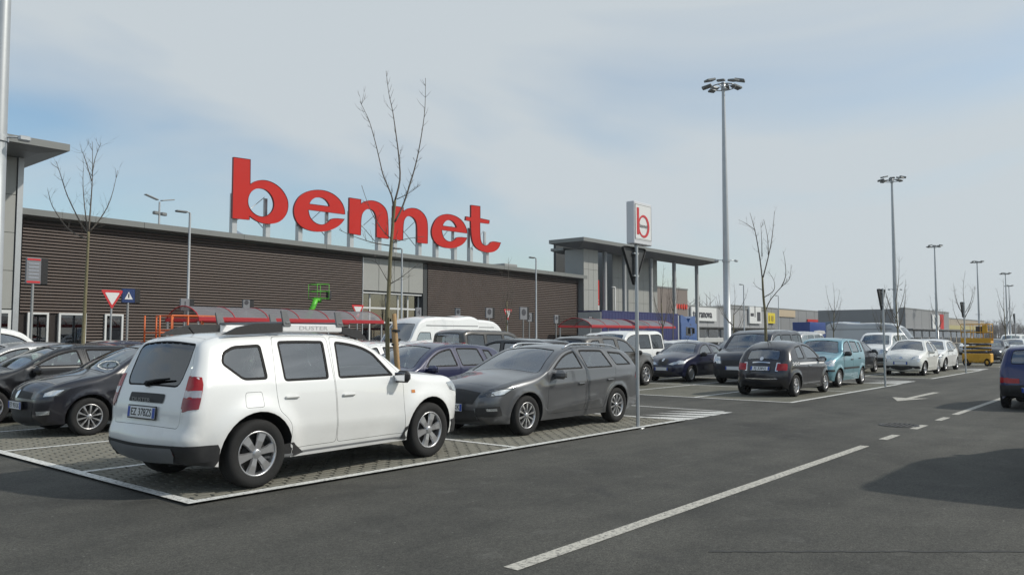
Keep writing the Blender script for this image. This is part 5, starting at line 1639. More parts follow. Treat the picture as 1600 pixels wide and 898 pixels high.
# ---------------------------------------------------------------- trees
RT = Vector((.643, -.766, 0)); FD = Vector((.766, .643, 0))
M_BARK = mat('young bark', (.17, .15, .085), .85, noise=.35, scale=9, bump=.4, bscale=60)
M_TWIG = mat('bare twig', (.135, .115, .095), .85, noise=.3, scale=12)
M_STAKE = mat('wooden stake', (.36, .23, .11), .8, noise=.35, scale=7, bump=.3, bscale=40)
def smooth(P, n=3):
    P = [Vector(p) for p in P]
    out = []
    for i in range(len(P) - 1):
        p0 = P[max(i - 1, 0)]; p1 = P[i]; p2 = P[i + 1]; p3 = P[min(i + 2, len(P) - 1)]
        for j in range(n):
            t = j / n
            out.append(.5 * ((2 * p1) + (p2 - p0) * t + (2 * p0 - 5 * p1 + 4 * p2 - p3) * t * t + (3 * p1 - p0 - 3 * p2 + p3) * t**3))
    out.append(P[-1])
    return out
def tree(loc, lines, label, seed, r0=.055, twigs=9, tw_len=.16, name='young_tree', bush=1.0):
    rg = random.Random(seed)
    t = thing(name, label, 'tree', loc, 0, 'bare young trees planted between the bays')
    def to3(P, amp):
        d = 0; out = []
        dd = rg.uniform(-amp, amp)
        for i, (u, z) in enumerate(P):
            out.append(RT * u + FD * (d) + Vector((0, 0, z)))
            d += dd
        return out
    tr = to3(lines[0], .0)
    if lines[0][0][1] > .02: tr = [Vector((0, 0, 0))] + tr
    S_ = smooth(tr)
    m = MB(); n = len(S_)
    m.tube(S_, [r0 * (1 - .45 * i / (n - 1)) for i in range(n)], 9)
    m.build('trunk', M_BARK, t)
    m = MB()
    def twig(p, d, L, r, depth):
        q = p + d * L * .5 + Vector((rg.uniform(-1, 1), rg.uniform(-1, 1), rg.uniform(0, 1))) * L * .12
        e = q + (d + Vector((0, 0, .35))).normalized() * L * .5
        m.tube([p, q, e], [r, r * .75, r * .35], 4)
        if depth > 0:
            for _ in range(2):
                dv = (d + Vector((rg.uniform(-1, 1), rg.uniform(-1, 1), rg.uniform(-.2, .8)))).normalized()
                twig(q if rg.random() < .5 else e, dv, L * .55, r * .6, depth - 1)
    for l in lines[1:]:
        P = smooth(to3(l, .07)); n = len(P)
        L = sum((P[i + 1] - P[i]).length for i in range(n - 1))
        ra = r0 * min(.46, .16 + .12 * L)
        m.tube(P, [max(ra * (1 - .82 * i / (n - 1)), .0045) for i in range(n)], 6)
        for k in range(int(twigs * L * bush)):
            i = rg.randrange(max(1, n // 6), n - 1)
            tg = (P[i + 1] - P[i]).normalized()
            sd = tg.cross(Vector((rg.uniform(-1, 1), rg.uniform(-1, 1), rg.uniform(-.3, .3)))).normalized()
            twig(P[i], (sd + tg * .7 + Vector((0, 0, .25))).normalized(), tw_len * rg.uniform(.4, 1.3), .0034, 1 if rg.random() < .6 else 0)
    m.build('branches', M_TWIG, t)
    return t
T1 = [[(-0.05, 1.71), (-0.03, 2.39), (-0.02, 2.72), (0, 3.12), (0.03, 3.52), (0.06, 3.88)],
      [(0.04, 3.68), (0.01, 3.92), (-0.05, 4.08), (-0.15, 4.32), (-0.21, 4.56), (-0.29, 4.88), (-0.39, 5.22), (-0.47, 5.4), (-0.56, 5.58)],
      [(0.06, 3.88), (0.13, 4.24), (0.1, 4.64), (0.04, 5.04), (-0.03, 5.46), (-0.11, 5.8), (-0.17, 6.21)],
      [(0.06, 3.52), (0.17, 3.76), (0.29, 4.16), (0.39, 4.56), (0.47, 5.04), (0.52, 5.52), (0.52, 6.07)],
      [(0.09, 3.9), (0.27, 4.0), (0.47, 4.16)], [(-0.03, 3.12), (-0.29, 3.16), (-0.61, 3.26), (-0.83, 3.36)],
      [(-0.01, 3.24), (-0.13, 3.36), (-0.29, 3.6), (-0.41, 3.88), (-0.49, 4.12)], [(0, 3.16), (0.27, 3.24), (0.55, 3.28)],
      [(-0.02, 2.47), (-0.09, 2.59), (-0.25, 2.84), (-0.45, 2.88)], [(-0.02, 2.47), (0.19, 2.59), (0.47, 2.8)]]
tree((8.8, 10.02, 0), T1, 'bare young tree with three upright leaders in front of the red letters', 11, .040, 9, .17)
for dx, dy, z, l in ((.02, -.12, 1.98, 'leaning wooden stake left of the central tree trunk'), (.20, .10, 1.75, 'second wooden stake behind the central tree trunk')):
    s_ = obj('tree_stake', None, None, (8.8 + dx, 10.02 + dy, 0)); tag(s_, l, 'stake')
    m = MB(); P = [Vector((0.06, -.07, 0)), Vector((.03, -.03, 1)), Vector((-.02, .03, z))]; m.tube(P, .038, 9); m.build('pole', M_STAKE, s_)
    m = MB(); m.box((-.0, .0, z - .28), (.10, .10, .04), .01); m.build('tie', M_BLK, s_)
T2 = [[(0.04, 1.35), (0.06, 2.72), (0.08, 3.68), (0.09, 4.43)], [(0.09, 4.43), (0.11, 5.12), (0.12, 5.94), (0.08, 6.9)], [(0.08, 4.4), (-0.13, 4.64), (-0.54, 5.39), (-0.78, 6.01), (-0.93, 6.38)],
      [(0.08, 4.43), (-0.04, 4.91), (-0.16, 5.66), (-0.2, 6.21)], [(0.11, 4.43), (0.35, 4.77), (0.59, 5.32), (0.73, 6.14)], [(0.06, 4.22), (-0.47, 4.5), (-0.95, 5.12), (-1.12, 5.6)],
      [(0.13, 5.94), (0.22, 6.42), (0.39, 6.83)], [(0.13, 5.8), (-0.13, 6.49), (-0.25, 6.66)]]
tree((8.9, 22.5, 0), T2, 'bare young tree fanning out before the slats at far left', 12, .055, 10, .34)
T4 = [[(0, 1.57), (-0.01, 2.33), (-0.05, 2.83), (-0.07, 3.44)], [(-0.06, 3.24), (-0.12, 3.95), (-0.22, 4.71), (-0.31, 5.16), (-0.39, 5.49)], [(-0.26, 4.91), (-0.5, 5.11), (-0.75, 5.26)],
      [(-0.05, 3.44), (0.11, 3.95), (0.26, 4.5), (0.36, 5.06), (0.43, 5.56)], [(0.13, 4.15), (0.11, 4.71), (0, 5.26)], [(-0.07, 4.1), (-0.06, 4.6), (-0.07, 5.16)],
      [(0, 2.38), (0.16, 2.73), (0.51, 3.14), (0.77, 3.39), (0.84, 3.84)], [(0.51, 3.14), (0.64, 3.49), (0.61, 3.95), (0.54, 4.25)], [(-0.02, 2.83), (0.26, 3.03), (0.26, 3.34), (0.06, 3.64)], [(-0.04, 3.03), (-0.25, 3.14), (-0.38, 3.29)]]
tree((23.9, 9.8, 0), T4, 'bare young tree forking above the black city car', 13, .052, 6, .22)
def rand_lines(seed, h, spread, n=6):
    rg = random.Random(seed)
    L = [[(0, .02), (rg.uniform(-.05, .05), h * .25), (rg.uniform(-.08, .08), h * .62)]]
    L.append([L[0][-1], (rg.uniform(-.1, .1), h * .8), (rg.uniform(-.15, .15), h)])
    for k in range(n):
        z = h * rg.uniform(.3, .62); s_ = spread * (1 if k % 2 else -1) * rg.uniform(.5, 1)
        L.append([(0, z), (s_ * .5, z + h * .10), (s_ * .85, z + h * .22), (s_, z + h * rg.uniform(.28, .38))])
    return L
for i, (x, y, h, sp_, l) in enumerate((
        (26.6, 22.6, 5.1, .35, 'bare bushy young tree before the slats right of the entrance'), (39.4, 9.9, 5.3, .75, 'bare young tree in front of the second floodlight mast'),
        (54.4, 9.9, 5.6, .9, 'bare young tree just left of the yellow lift'), (69.4, 10.0, 6.0, .8, 'bare young tree right of the yellow lift'),
        (84.0, 9.9, 6.0, .9, 'bare young tree near the right picture edge'), (39.2, 22.0, 5.6, .5, 'slender bare tree in front of the portico columns'),
        (50.5, 27.5, 6.2, .5, 'slender bare tree in front of the blue truck cab'), (39.0, 17.7, 4.4, .9, 'low bare tree in front of the blue trailer'),
        (54, 17.5, 5.2, .7, 'thin bare tree below the yellow shop sign'), (54.2, 14.6, 4.4, .5, 'thin bare tree above the parked teal hatchback roof'),
        (69, 17.5, 5.6, .6, 'thin far bare tree above the long silver van'), (84, 17.6, 5.8, .8, 'thin far bare tree left of the second mast'), (99, 10.0, 6.2, .9, 'thin far bare tree at the right horizon'))):
    tree((x, y, 0), rand_lines(100 + i, h, sp_), l, 40 + i, .045, 6 if x > 30 else 9, .30 if x > 30 else .22)

# far wood beyond the shops: too distant to count
rg = random.Random(77)
m = MB()
def scrub(cx, cy, wdt, h, n):
    for _ in range(n):
        x = cx + rg.uniform(-wdt, wdt); y = cy + rg.uniform(-8, 8)
        hh = h * rg.uniform(.55, 1) * (1 - .35 * abs(x - cx) / wdt)
        k = rg.uniform(.1, .3)
        dx, dy = rg.uniform(-1, 1), rg.uniform(-1, 1)
        P = [(x, y, 0), (x + dx * .3, y + dy * .3, hh * .5), (x + dx * 1.5, y + dy * 1.5, hh)]
        m.tube(P, [k, k * .6, .03], 3, False)
        for _ in range(7):
            z = hh * rg.uniform(.3, .9); a = rg.uniform(0, 6.28); L = rg.uniform(1, 2.6)
            m.tube([(x + dx * z / hh * .8, y + dy * z / hh * .8, z), (x + math.cos(a) * L, y + math.sin(a) * L, z + L * .9)], [.09, .02], 3, False)
scrub(215, 112, 30, 16, 130); scrub(290, 118, 26, 13, 80); scrub(480, 70, 60, 12, 220); scrub(620, 40, 140, 14, 320); scrub(640, 130, 120, 15, 240); scrub(700, 0, 160, 15, 260)
tag(struct(m.build('distant_wood', mat('distant bare wood', (.12, .105, .095), .9, noise=.2)), 'stuff'), 'grey leafless wood along the horizon behind the shops', 'trees')

# ---------------------------------------------------------------- trolley shelters
M_POLY, _N, _L, _b = nodes_of('smoky polycarbonate')
_tc = _N.new("ShaderNodeTexCoord"); _nz = _N.new("ShaderNodeTexNoise"); _nz.inputs['Scale'].default_value = 1.5
_L.new(_tc.outputs['Object'], _nz.inputs['Vector'])
_cr = _N.new("ShaderNodeMixRGB"); _cr.inputs[1].default_value = (.20, .20, .21, 1); _cr.inputs[2].default_value = (.30, .295, .31, 1)
_L.new(_nz.outputs['Fac'], _cr.inputs[0]); _L.new(_cr.outputs[0], _b.inputs['Base Color'])
_b.inputs['Roughness'].default_value = .45; _b.inputs['Specular IOR Level'].default_value = .2; _b.inputs['Alpha'].default_value = .62
M_SHRED = mat('red shelter beam', (.42, .022, .03), .4, noise=.12)
def shelter(x0, x1, y, label, z0=2.32):
    t = thing('trolley_shelter', label, 'shelter', (x0, y, 0), 0, 'vaulted trolley shelters')
    D = 2.6; n = int(round((x1 - x0) / 1.52)); dx = (x1 - x0) / n; H_ = .5
    def arc(x):
        return [(x, -D / 2 + D * k / 10, z0 + H_ * math.sin(math.pi * k / 10)**.7) for k in range(11)]
    for k in range(n):
        a, b_ = arc(k * dx + .02), arc((k + 1) * dx - .02)
        m = MB(); m.add(a + b_, [(i, i + 1, i + 12, i + 11) for i in range(10)], True); m.build('vault_panel', M_POLY, t)
    for k in range(n + 1):
        m = MB(); m.tube(arc(k * dx), .026, 5); m.build('rib', M_SHRED, t)
    for s_ in (-1, 1):
        m = MB(); m.box(((x1 - x0) / 2, s_ * D / 2, z0 - .03), (x1 - x0 + .1, .10, .16), .01); m.build('beam', M_SHRED, t)
        for k in range(0, n + 1, 2):
            m = MB(); m.box((k * dx, s_ * (D / 2 - .09), z0 / 2 - .06), (.06, .06, z0 - .12)); m.build('post', M_GALV, t)
shelter(15.7, 24.9, 30.2, 'long vaulted trolley shelter with red beams left of the entrance')
shelter(42.4, 47.6, 30.2, 'vaulted trolley shelter with red beams below the portico, left one')
shelter(48.2, 53.4, 30.2, 'vaulted trolley shelter with red beams below the portico, right one')

# ---------------------------------------------------------------- lifts
M_ORANGE = mat('orange lift paint', (.62, .13, .03), .5, noise=.15)
t = thing('boom_lift', 'orange railed work platform beyond the white off-roader roof', 'work lift', (14.2, 29.6, 0))
m = MB(); m.span(0, 2.3, -.6, .6, 1.20, 1.35, .03); m.build('deck', M_ORANGE, t)
for x in (0, .45, 1.1, 1.7, 2.3):
    for y in (-.6, .6):
        m = MB(); m.tube([(x, y, 1.35), (x, y, 2.4)], .032, 6); m.build('stanchion', M_ORANGE, t)
for z in (1.85, 2.4):
    m = MB(); m.tube([(.45, -.6, z), (2.3, -.6, z), (2.3, .6, z), (.45, .6, z), (.45, -.6, z)], .032, 6, False); m.build('rail', M_ORANGE, t)
m = MB(); m.tube([(0, -.6, 1.75), (.45, -.6, 1.75), (.45, .6, 1.75), (0, .6, 1.75), (0, -.6, 1.75)], .03, 6, False); m.build('gate_rail', M_ORANGE, t)
for k in range(4):
    for y in (-.45, .45):
        z = .35 + k * .2; m = MB(); m.tube([(.3, y, z), (2.0, y, z + .24)], .035, 5); m.tube([(2.0, y, z), (.3, y, z + .24)], .035, 5); m.build('scissor_arm', M_ORANGE, t)
m = MB(); m.span(.1, 2.2, -.55, .55, .18, .45, .04); m.build('chassis', M_PLAS, t)
for x in (.35, 1.95):
    for y in (-.55, .55):
        m = MB(); m.lathe([(-.08, .02), (-.08, .2), (.08, .2), (.08, .02)], 14, 'y', (x, y, .2)); m.build('wheel', M_TYRE, t)

M_GREEN = mat('green lift paint', (.10, .50, .03), .45, noise=.15)
t = thing('boom_lift', 'bright green boom lift basket raised before the slats', 'work lift', (26.4, 37.2, 0))
m = MB(); m.span(-1.3, 1.3, -.8, .8, .35, .95, .06); m.build('chassis', M_GREEN, t)
for x in (-.9, .9):
    for y in (-.8, .8):
        m = MB(); m.lathe([(-.13, .02), (-.13, .4), (.13, .4), (.13, .02)], 16, 'y', (x, y, .4)); m.build('wheel', M_TYRE, t)
m = MB(); m.tube([(0, 0, .9), (.25, 0, 1.6), (.15, 0, 2.6)], .16, 8); m.build('lower_boom', M_GREEN, t)
m = MB(); m.tube([(.1, 0, 2.5), (.55, 0, 3.3), (.75, 0, 3.75)], [.17, .15, .15], 8); m.tube([(.7, 0, 3.7), (1.05, 0, 3.65)], .12, 8); m.build('upper_boom', M_GREEN, t)
m = MB()
for z in (3.75, 4.15, 4.55): m.tube([(.45, -.5, z), (1.25, -.5, z), (1.25, .3, z), (.45, .3, z), (.45, -.5, z)], .015, 5, False)
for x, y in ((.45, -.5), (1.25, -.5), (1.25, .3), (.45, .3)): m.tube([(x, y, 3.7), (x, y, 4.55)], .015, 5)
m.build('basket', M_GREEN, t)
m = MB(); m.box((1.35, -.35, 3.95), (.25, .25, .5), .04); m.build('control_box', M_PLAS, t)

M_YEL = mat('yellow lift paint', (.62, .33, .02), .5, noise=.18)
t = thing('scissor_lift', 'yellow scissor lift parked at the end of the row at right', 'work lift', (50.1, 8.55, 0), R(90)); t.scale = (.60, .66, .88)
# local x runs along the machine (world Y), y across
m = MB(); m.span(-1.15, 1.15, -.62, .62, .22, .78, .05); m.build('chassis', M_YEL, t)
m = MB(); m.span(-1.05, -.2, .60, .66, .30, .66, .02); m.span(.25, 1.05, .60, .66, .30, .66, .02); m.build('battery_door', M_YEL, t)
for x in (-.85, .85):
    for y in (-.56, .56):
        m = MB(); m.lathe([(-.1, .02), (-.1, .24), (.1, .24), (.1, .02)], 18, 'y', (x, y, .24)); w_ = m.build('wheel', M_TYRE, t)
        m = MB(); m.lathe([(-.11, .001), (-.11, .12), (.11, .12), (.11, .001)], 14, 'y', (x, y, .24)); m.build('hub', M_YEL, w_)
for k in range(5):
    z = .80 + k * .12
    for y in (-.42, .42):
        m = MB(); m.box((0, y, z + .06), (2.1, .10, .095), .01, Matrix.Rotation(R(1.5 if k % 2 else -1.5), 3, 'Y')); m.build('scissor_arm', M_YEL if k % 2 else M_PLAS, t)
m = MB(); m.span(-1.2, 1.2, -.62, .62, 1.42, 1.56, .02); m.build('deck', M_YEL, t)
m = MB(); m.span(-1.2, 1.2, .62, .65, 1.56, 1.74); m.span(-1.2, 1.2, -.65, -.62, 1.56, 1.74); m.build('toe_board', M_YEL, t)
for x in (-1.17, -.4, .4, 1.17):
    for y in (-.6, .6):
        m = MB(); m.tube([(x, y, 1.56), (x, y, 2.6)], .028, 6); m.build('stanchion', M_YEL, t)
for z in (2.1, 2.6):
    m = MB(); m.tube([(-1.17, -.6, z), (1.17, -.6, z), (1.17, .6, z), (-1.17, .6, z), (-1.17, -.6, z)], .028, 6, False); m.build('rail', M_YEL, t)
m = MB(); m.box((-.75, .55, 2.3), (.4, .22, .5), .03); m.build('control_box', M_YEL, t)
m = MB(); m.box((-.1, -.62, 2.25), (.6, .04, .45), .02); m.build('notice_board', M_DARKWALL, t)

# ---------------------------------------------------------------- lorries
M_TBLUE = mat('blue trailer curtain', (.006, .010, .10), .42, noise=.16, scale=.6, coat=.2)
M_CBLUE = mat('blue cab paint', (.010, .075, .27), .35, noise=.06, coat=.8)
M_TGREY = mat('grey trailer door', (.46, .47, .46), .5, noise=.06)
def lorry_wheels(t, xs, w=1.15):
    for x in xs:
        for s_ in (-1, 1):
            wh = obj('wheel', None, t, (x, s_ * (w - .15), .5))
            m = MB(); m.lathe([(-.15, .30), (-.15, .46), (-.1, .5), (.1, .5), (.15, .46), (.15, .30)], 22); m.build('tyre', M_TYRE, wh)
            m = MB(); m.lathe([(-.10, .001), (-.10, .16), (-.13, .28), (-.15, .31)], 18); m.lathe([(.15, .31), (.13, .28), (.10, .16), (.10, .001)], 18); m.build('rim', M_ALLOY, wh)
def cab(t, x, mcol, far=False):
    """tractor cab with nose towards +x, rear at x"""
    m = MB()
    P = [(0, .75), (2.2, .75), (2.3, 1.1), (2.28, 1.75), (2.02, 2.75), (1.7, 3.0), (0, 3.0)]
    m.prism(P, lambda a, b: (x + a, -1.22, b), (0, 2.44, 0)); m.build('cab_body', mcol, t)
    m = MB()
    P = [(.1, 3.0), (1.75, 3.02), (1.2, 3.55), (.5, 3.78), (.1, 3.78)]
    m.prism(P, lambda a, b: (x + a, -1.1, b), (0, 2.2, 0)); m.build('wind_deflector', mcol, t)
    for s_ in (-1, 1):
        P = [(.95, 1.75), (2.1, 1.72), (1.88, 2.55), (1.0, 2.6)]
        m = MB(); m.prism(P, lambda a, b: (x + a, s_ * 1.225, b), (0, s_ * .012, 0)); m.build('window', mat('dark cab glass', (.012, .014, .016), .06, coat=.5), t)
        P = [(.85, .85), (2.15, .85), (2.2, 1.7), (.9, 1.7)]
        m = MB(); m.prism(P, lambda a, b: (x + a, s_ * 1.223, b), (0, s_ * .008, 0)); d = m.build('door', mcol, t)
        m = MB(); m.box((x + 1.05, s_ * 1.245, 1.5), (.22, .03, .05), .01); m.build('handle', M_PLAS, d)
        m = MB(); m.box((x + 2.1, s_ * 1.48, 2.2), (.14, .26, .6), .05); m.tube([(x + 2.0, s_ * 1.2, 2.5), (x + 2.1, s_ * 1.45, 2.5)], .03, 5); m.build('mirror', M_PLAS, t)
    V = [(x + 2.285, -1.1, 1.72), (x + 2.285, 1.1, 1.72), (x + 2.045, 1.05, 2.68), (x + 2.045, -1.05, 2.68)]
    V = [(v[0] + .012, v[1], v[2]) for v in V]
    m = MB(); m.add(V, [(0, 1, 2, 3)]); m.build('windscreen', M_GLASS, t)
    m = MB(); m.box((x + 2.25, 0, 2.82), (.30, 2.2, .16), .03, Matrix.Rotation(R(20), 3, 'Y')); m.build('sun_visor', M_PLAS, t)
    m = MB(); m.box((x + 2.30, 0, .62), (.25, 2.4, .5), .06); m.build('bumper', M_GREYP, t)
    m = MB(); m.box((x + 2.31, 0, 1.32), (.03, 1.5, .5), .01); m.build('grille', M_PLAS, t)
    for s_ in (-1, 1):
        m = MB(); m.box((x + 2.42, s_ * .9, .66), (.04, .35, .18), .02); m.build('headlamp', M_LAMP, t)
    m = MB(); m.span(x - 1.2, x + 2.0, -.5, .5, .5, .95, .05); m.build('chassis', M_UNDER, t)
lt = thing('lorry', 'blue curtain-sided articulated lorry parked in front of the portico', 'lorry', (57.3, 39.25, 0))
m = MB(); m.span(.04, 13.6, -1.24, 1.24, 1.2, 1.45); m.build('trailer_deck', M_TBLUE, lt)
for k in range(9):
    a = .05 + k * 1.505
    m = MB(); n = 6
    V = []
    for i in range(n + 1):
        x = a + 1.49 * i / n; V += [(x, -1.245 - (.012 if i % 2 else 0), 1.45), (x, -1.245 - (.012 if i % 2 else 0), 3.78)]
    m.add(V, [(2 * i, 2 * i + 2, 2 * i + 3, 2 * i + 1) for i in range(n)]); m.build('curtain', M_TBLUE, lt)
m = MB(); m.span(0.05, 13.6, -1.23, 1.25, 1.46, 3.76); m.build('load_space', M_TBLUE, lt)
m = MB(); m.span(0, 13.62, -1.27, 1.27, 3.78, 3.88, .02); m.build('roof', M_TBLUE, lt)
for s_ in (-1, 1):
    m = MB(); m.span(-.05, .03, min(0.01 * s_, s_ * 1.2), max(.01 * s_, s_ * 1.2), 1.25, 3.75, .01); m.build('rear_door', M_TGREY, lt)
m = MB(); m.span(.3, 13.0, -.5, .5, .75, 1.19); m.build('chassis', M_UNDER, lt)
m = MB(); m.span(13.7, 13.9, -1.2, 1.2, 1.0, 3.7, .02); m.build('front_fairing', M_TGREY, lt)
cab(lt, 14.3, M_CBLUE)
lorry_wheels(lt, (1.6, 2.9, 4.2, 13.0, 16.0))
l2 = thing('lorry', 'pale windscreen of a blue cab facing the blue lorry', 'lorry', (79.6, 40.6, 0), math.pi)
cab(l2, 2.0, M_CBLUE); lorry_wheels(l2, (0.3, 3.7))
m = MB(); m.span(-4.5, 1.7, -1.2, 1.2, 1.0, 1.5, .03); m.build('flat_bed', M_TGREY, l2)
def box_lorry(loc, rz, mcol, label, mark=None):
    t = thing('box_lorry', label, 'lorry', loc, rz)
    m = MB(); m.span(-7, 0, -1.25, 1.25, 1.0, 3.7, .04); bx_ = m.build('box_body', mcol, t)
    cab(t, .3, mcol); lorry_wheels(t, (-5.5, 1.9))
    m = MB(); m.span(-6.8, 0, -.5, .5, .5, .99); m.build('chassis', M_UNDER, t)
    if mark == 'text':
        V = [(-5.9, 1.0), (-5.3, 1.55), (-3.2, 1.65), (-1.0, 1.6), (-.6, 1.2), (-2.5, 1.0)]
        m = MB(); m.prism([(a, b + .9) for a, b in V], lambda a, b: (a, -1.27, b), (0, .012, 0)); m.build('white_mark', M_SIGNW, bx_)
    elif mark == 'logo':
        for a, b, r_, mm in ((-3.4, 2.3, .55, M_SIGNW), (-3.6, 2.25, .36, M_YEL), (-2.6, 2.5, .35, M_SIGNW)):
            m = MB(); m.prism(disc(a, b, r_), lambda p, q: (p, -1.27 - (.004 if mm is M_YEL else 0), q), (0, .012, 0)); m.build('round_mark', mm, bx_)
box_lorry((121, 41.5, 0), 0, mat('navy lorry box', (.02, .06, .25), .4), 'navy box lorry with white mark before the red striped fascia', 'text')
box_lorry((121.5, 37.0, 0), 0, mat('slate blue lorry box', (.17, .24, .34), .45), 'slate blue box lorry with round mark beside the navy one', 'logo')
t = thing('freight_container', 'long navy container standing beyond the cars at right edge', 'container', (150, 17.5, 0))
m = MB(); m.span(0, 26, -1.2, 1.2, .2, 3.4); m.build('body', mat('navy container', (.02, .05, .17), .5), t)
for k in range(26):
    m = MB(); m.span(k + .1, k + .55, -1.25, -1.2, .3, 3.3); m.build('rib', MATS['navy container'], t)

# ---------------------------------------------------------------- far shops
def shop(name, label, x0, x1, y0, y1, h, m_wall, cols):
    t = thing(name, label, 'building', (x0, y0, 0))
    m = MB(); m.span(0.05, x1 - x0 - .05, .1, y1 - y0, 0, h - .1); m.build('hall', m_wall, t)
    dx = (x1 - x0) / cols
    mbx = MB(); mbx.box((0, 0, 0), (dx - .12, .12, h - 3.4), .01); me = mbx.mesh('facade_panel', m_wall)
    for i in range(cols): obj('facade_panel', me, t, (dx * (i + .5), .04, 3.3 + (h - 3.4) / 2))
    m = MB(); m.span(0, x1 - x0, -1.4, .2, 3.1, 3.3, .02); m.build('canopy', M_SOFF, t)
    mbx = MB(); mbx.box((0, 0, 0), (dx * .8, .06, 2.6)); me = mbx.mesh('shop_window', M_SHOPGL)
    for i in range(cols): obj('shop_window', me, t, (dx * (i + .5), .05, 1.5))
    m = MB(); m.span(-.05, x1 - x0 + .05, -.08, 1.0, h - .1, h + .15, .02); m.build('parapet', M_CORN, t)
    return t
M_BRW = mat('brown shop wall', (.20, .165, .145), .6, noise=.08, scale=.5)
M_GRW = mat('grey shop wall', (.24, .245, .25), .6, noise=.08, scale=.5)
M_GRW2 = mat('pale grey shop wall', (.34, .345, .35), .6, noise=.08, scale=.5)
s1 = shop('shop_building', 'brown shop block with red lettering just right of the portico', 98, 115.2, 60, 90, 9.1, M_BRW, 4)
for k in range(6):
    m = MB(); P = disc(0, 0, .26, 10, .42); m.prism(P, lambda a, b: (12.6 + k * .80 + a, -.16, 6.35 + b * (1.15 if k in (0, 4) else 1)), (0, .12, 0)); m.build('red_letter', mat('lit red lettering', (.55, .04, .02), .4, emit=(1, .10, .05, .05)), s1)
s2 = shop('shop_building', 'grey shop block with the white terranova sign', 115.6, 150, 61, 90, 6.6, M_GRW2, 8)
m = MB(); m.box((6.6, -.25, 5.35), (9.2, .3, 2.25), .03); pb = m.build('sign_panel', M_SIGNW, s2)
place_text(text_mesh('terranova', 1.75, M_DTXT, .02, 'lettering', bold=.03), STAND_Y, (5.9, -.45, 5.35), pb)
m = MB(); m.box((27.5, -.3, 5.6), (5.4, .3, 3.1), .03); pb = m.build('sign_panel', M_SIGNW, s2)
for (a, b_, c, d) in ((25.9, 5.9, 1.4, .8), (27.2, 6.5, .25, 3.0), (28.9, 5.6, 1.5, 2.4)):
    m = MB(); m.box((a, -.47, b_ - .2), (c, .05, d * .7)); m.build('dark_mark', M_DTXT, pb)
s3 = shop('shop_building', 'long row of grey shops with yellow sign and red stripe along the horizon', 152, 262, 70, 100, 8.0, M_GRW, 20)
M_SY = mat('yellow shop sign', (.72, .58, .03), .4, noise=.05)
yl = obj('yellow_sign', None, s3)
m = MB(); m.span(15.0, 17.2, -.4, -.1, 3.0, 6.9); m.span(17.2, 23.2, -.4, -.1, 4.6, 6.9); m.build('sign_panel', M_SY, yl)
for k in range(3): 
    m = MB(); m.box((18.2 + k * 1.7, -.43, 5.7), (.5 if k == 1 else 1.1, .06, 1.2), .05); m.build('dark_mark', mat('ochre mark', (.35, .26, .03), .5), yl)
m = MB(); m.span(2.2, 8.4, -.3, -.1, 4.1, 7.3); m.build('dark_frame_sign', M_BACK, s3)
m = MB(); m.span(2.6, 8.0, -.34, -.3, 4.5, 6.9); m.build('sign_face', M_GRW2, s3)
m = MB(); m.span(44, 74, -.3, -.1, 5.3, 5.9); m.build('red_stripe', M_SIGNRED, s3)
m = MB(); m.span(26, 36, -.25, -.1, 6.2, 7.8); m.build('sand_panel', mat('sand panel', (.50, .40, .27), .6), s3)
m = MB(); m.span(79, 86, -.3, -.1, 4.6, 7.6); m.build('lime_panel', mat('lime panel', (.50, .56, .26), .6), s3)
m = MB(); m.span(95, 101, -.3, -.1, 5.0, 7.3); m.build('green_panel', mat('pale green panel', (.52, .66, .44), .6), s3)
s4 = shop('shop_building', 'farthest dark grey shops with an orange panel behind the silver van', 262.5, 360, 72, 100, 8.4, mat('dark shop wall', (.17, .175, .18), .6), 16)
m = MB(); m.span(-6 + 10, 14, -.3, -.1, 5.3, 7.6); m.build('orange_panel', mat('orange panel', (.6, .38, .14), .6), s4)
s5 = shop('shop_building', 'grey shop corner with white poster and red edge beyond the Abarth-like white car', 175, 215, 42.5, 60, 7.4, M_GRW, 6)
s5['label'] = 'grey shop corner with white poster and red edge right of the silver van'
m = MB(); m.span(22, 29, -.3, -.1, 3.4, 6.6); pb = m.build('poster', M_SIGNW, s5)
m = MB(); m.span(24, 27, -.34, -.3, 4.4, 6.0); m.build('dark_mark', M_BACK, pb)
m = MB(); m.span(29.6, 33, -.3, -.1, 3.4, 6.8); m.build('red_panel', M_SIGNRED, s5)
s6 = shop('shop_building', 'low tan shop front with yellow band left of the yellow lift', 218, 270, 44, 60, 6.2, mat('tan shop wall', (.36, .31, .24), .6), 8)
m = MB(); m.span(0, 50, -.3, -.1, 3.5, 4.5); m.build('yellow_band', mat('pale yellow band', (.42, .37, .16), .5), s6)
# ---------------------------------------------------------------- vehicles
P_WHITE = paint('white car paint', (.80, .81, .80), dirt=.30)
P_GREY = paint('graphite metallic paint', (.108, .112, .120), .4, .34, dirt=.06)
P_BLACK = paint('black car paint', (.006, .006, .008), .0, .3, dirt=.02)
P_BLACK2 = paint('black violet paint', (.010, .010, .017), .0, .3, dirt=.02)
P_NAVY = paint('navy car paint', (.006, .008, .034), .0, .32, dirt=.02)
P_BLUEV = paint('blue violet car paint', (.020, .023, .070), .1, .32, dirt=.03)
P_TEAL = paint('teal metallic paint', (.17, .36, .43), .35, .35, dirt=.15)
P_CREAM = paint('cream car paint', (.78, .76, .60), dirt=.2)
P_WHITE2 = paint('warm white car paint', (.78, .78, .74), dirt=.2)
P_BROWN = paint('brown grey metallic paint', (.075, .07, .064), .4, .36, dirt=.06)
P_SLATE = paint('slate car paint', (.018, .021, .032), .2, .34, dirt=.03)
P_RED = paint('red car paint', (.38, .03, .03), .0, .35, dirt=.2)
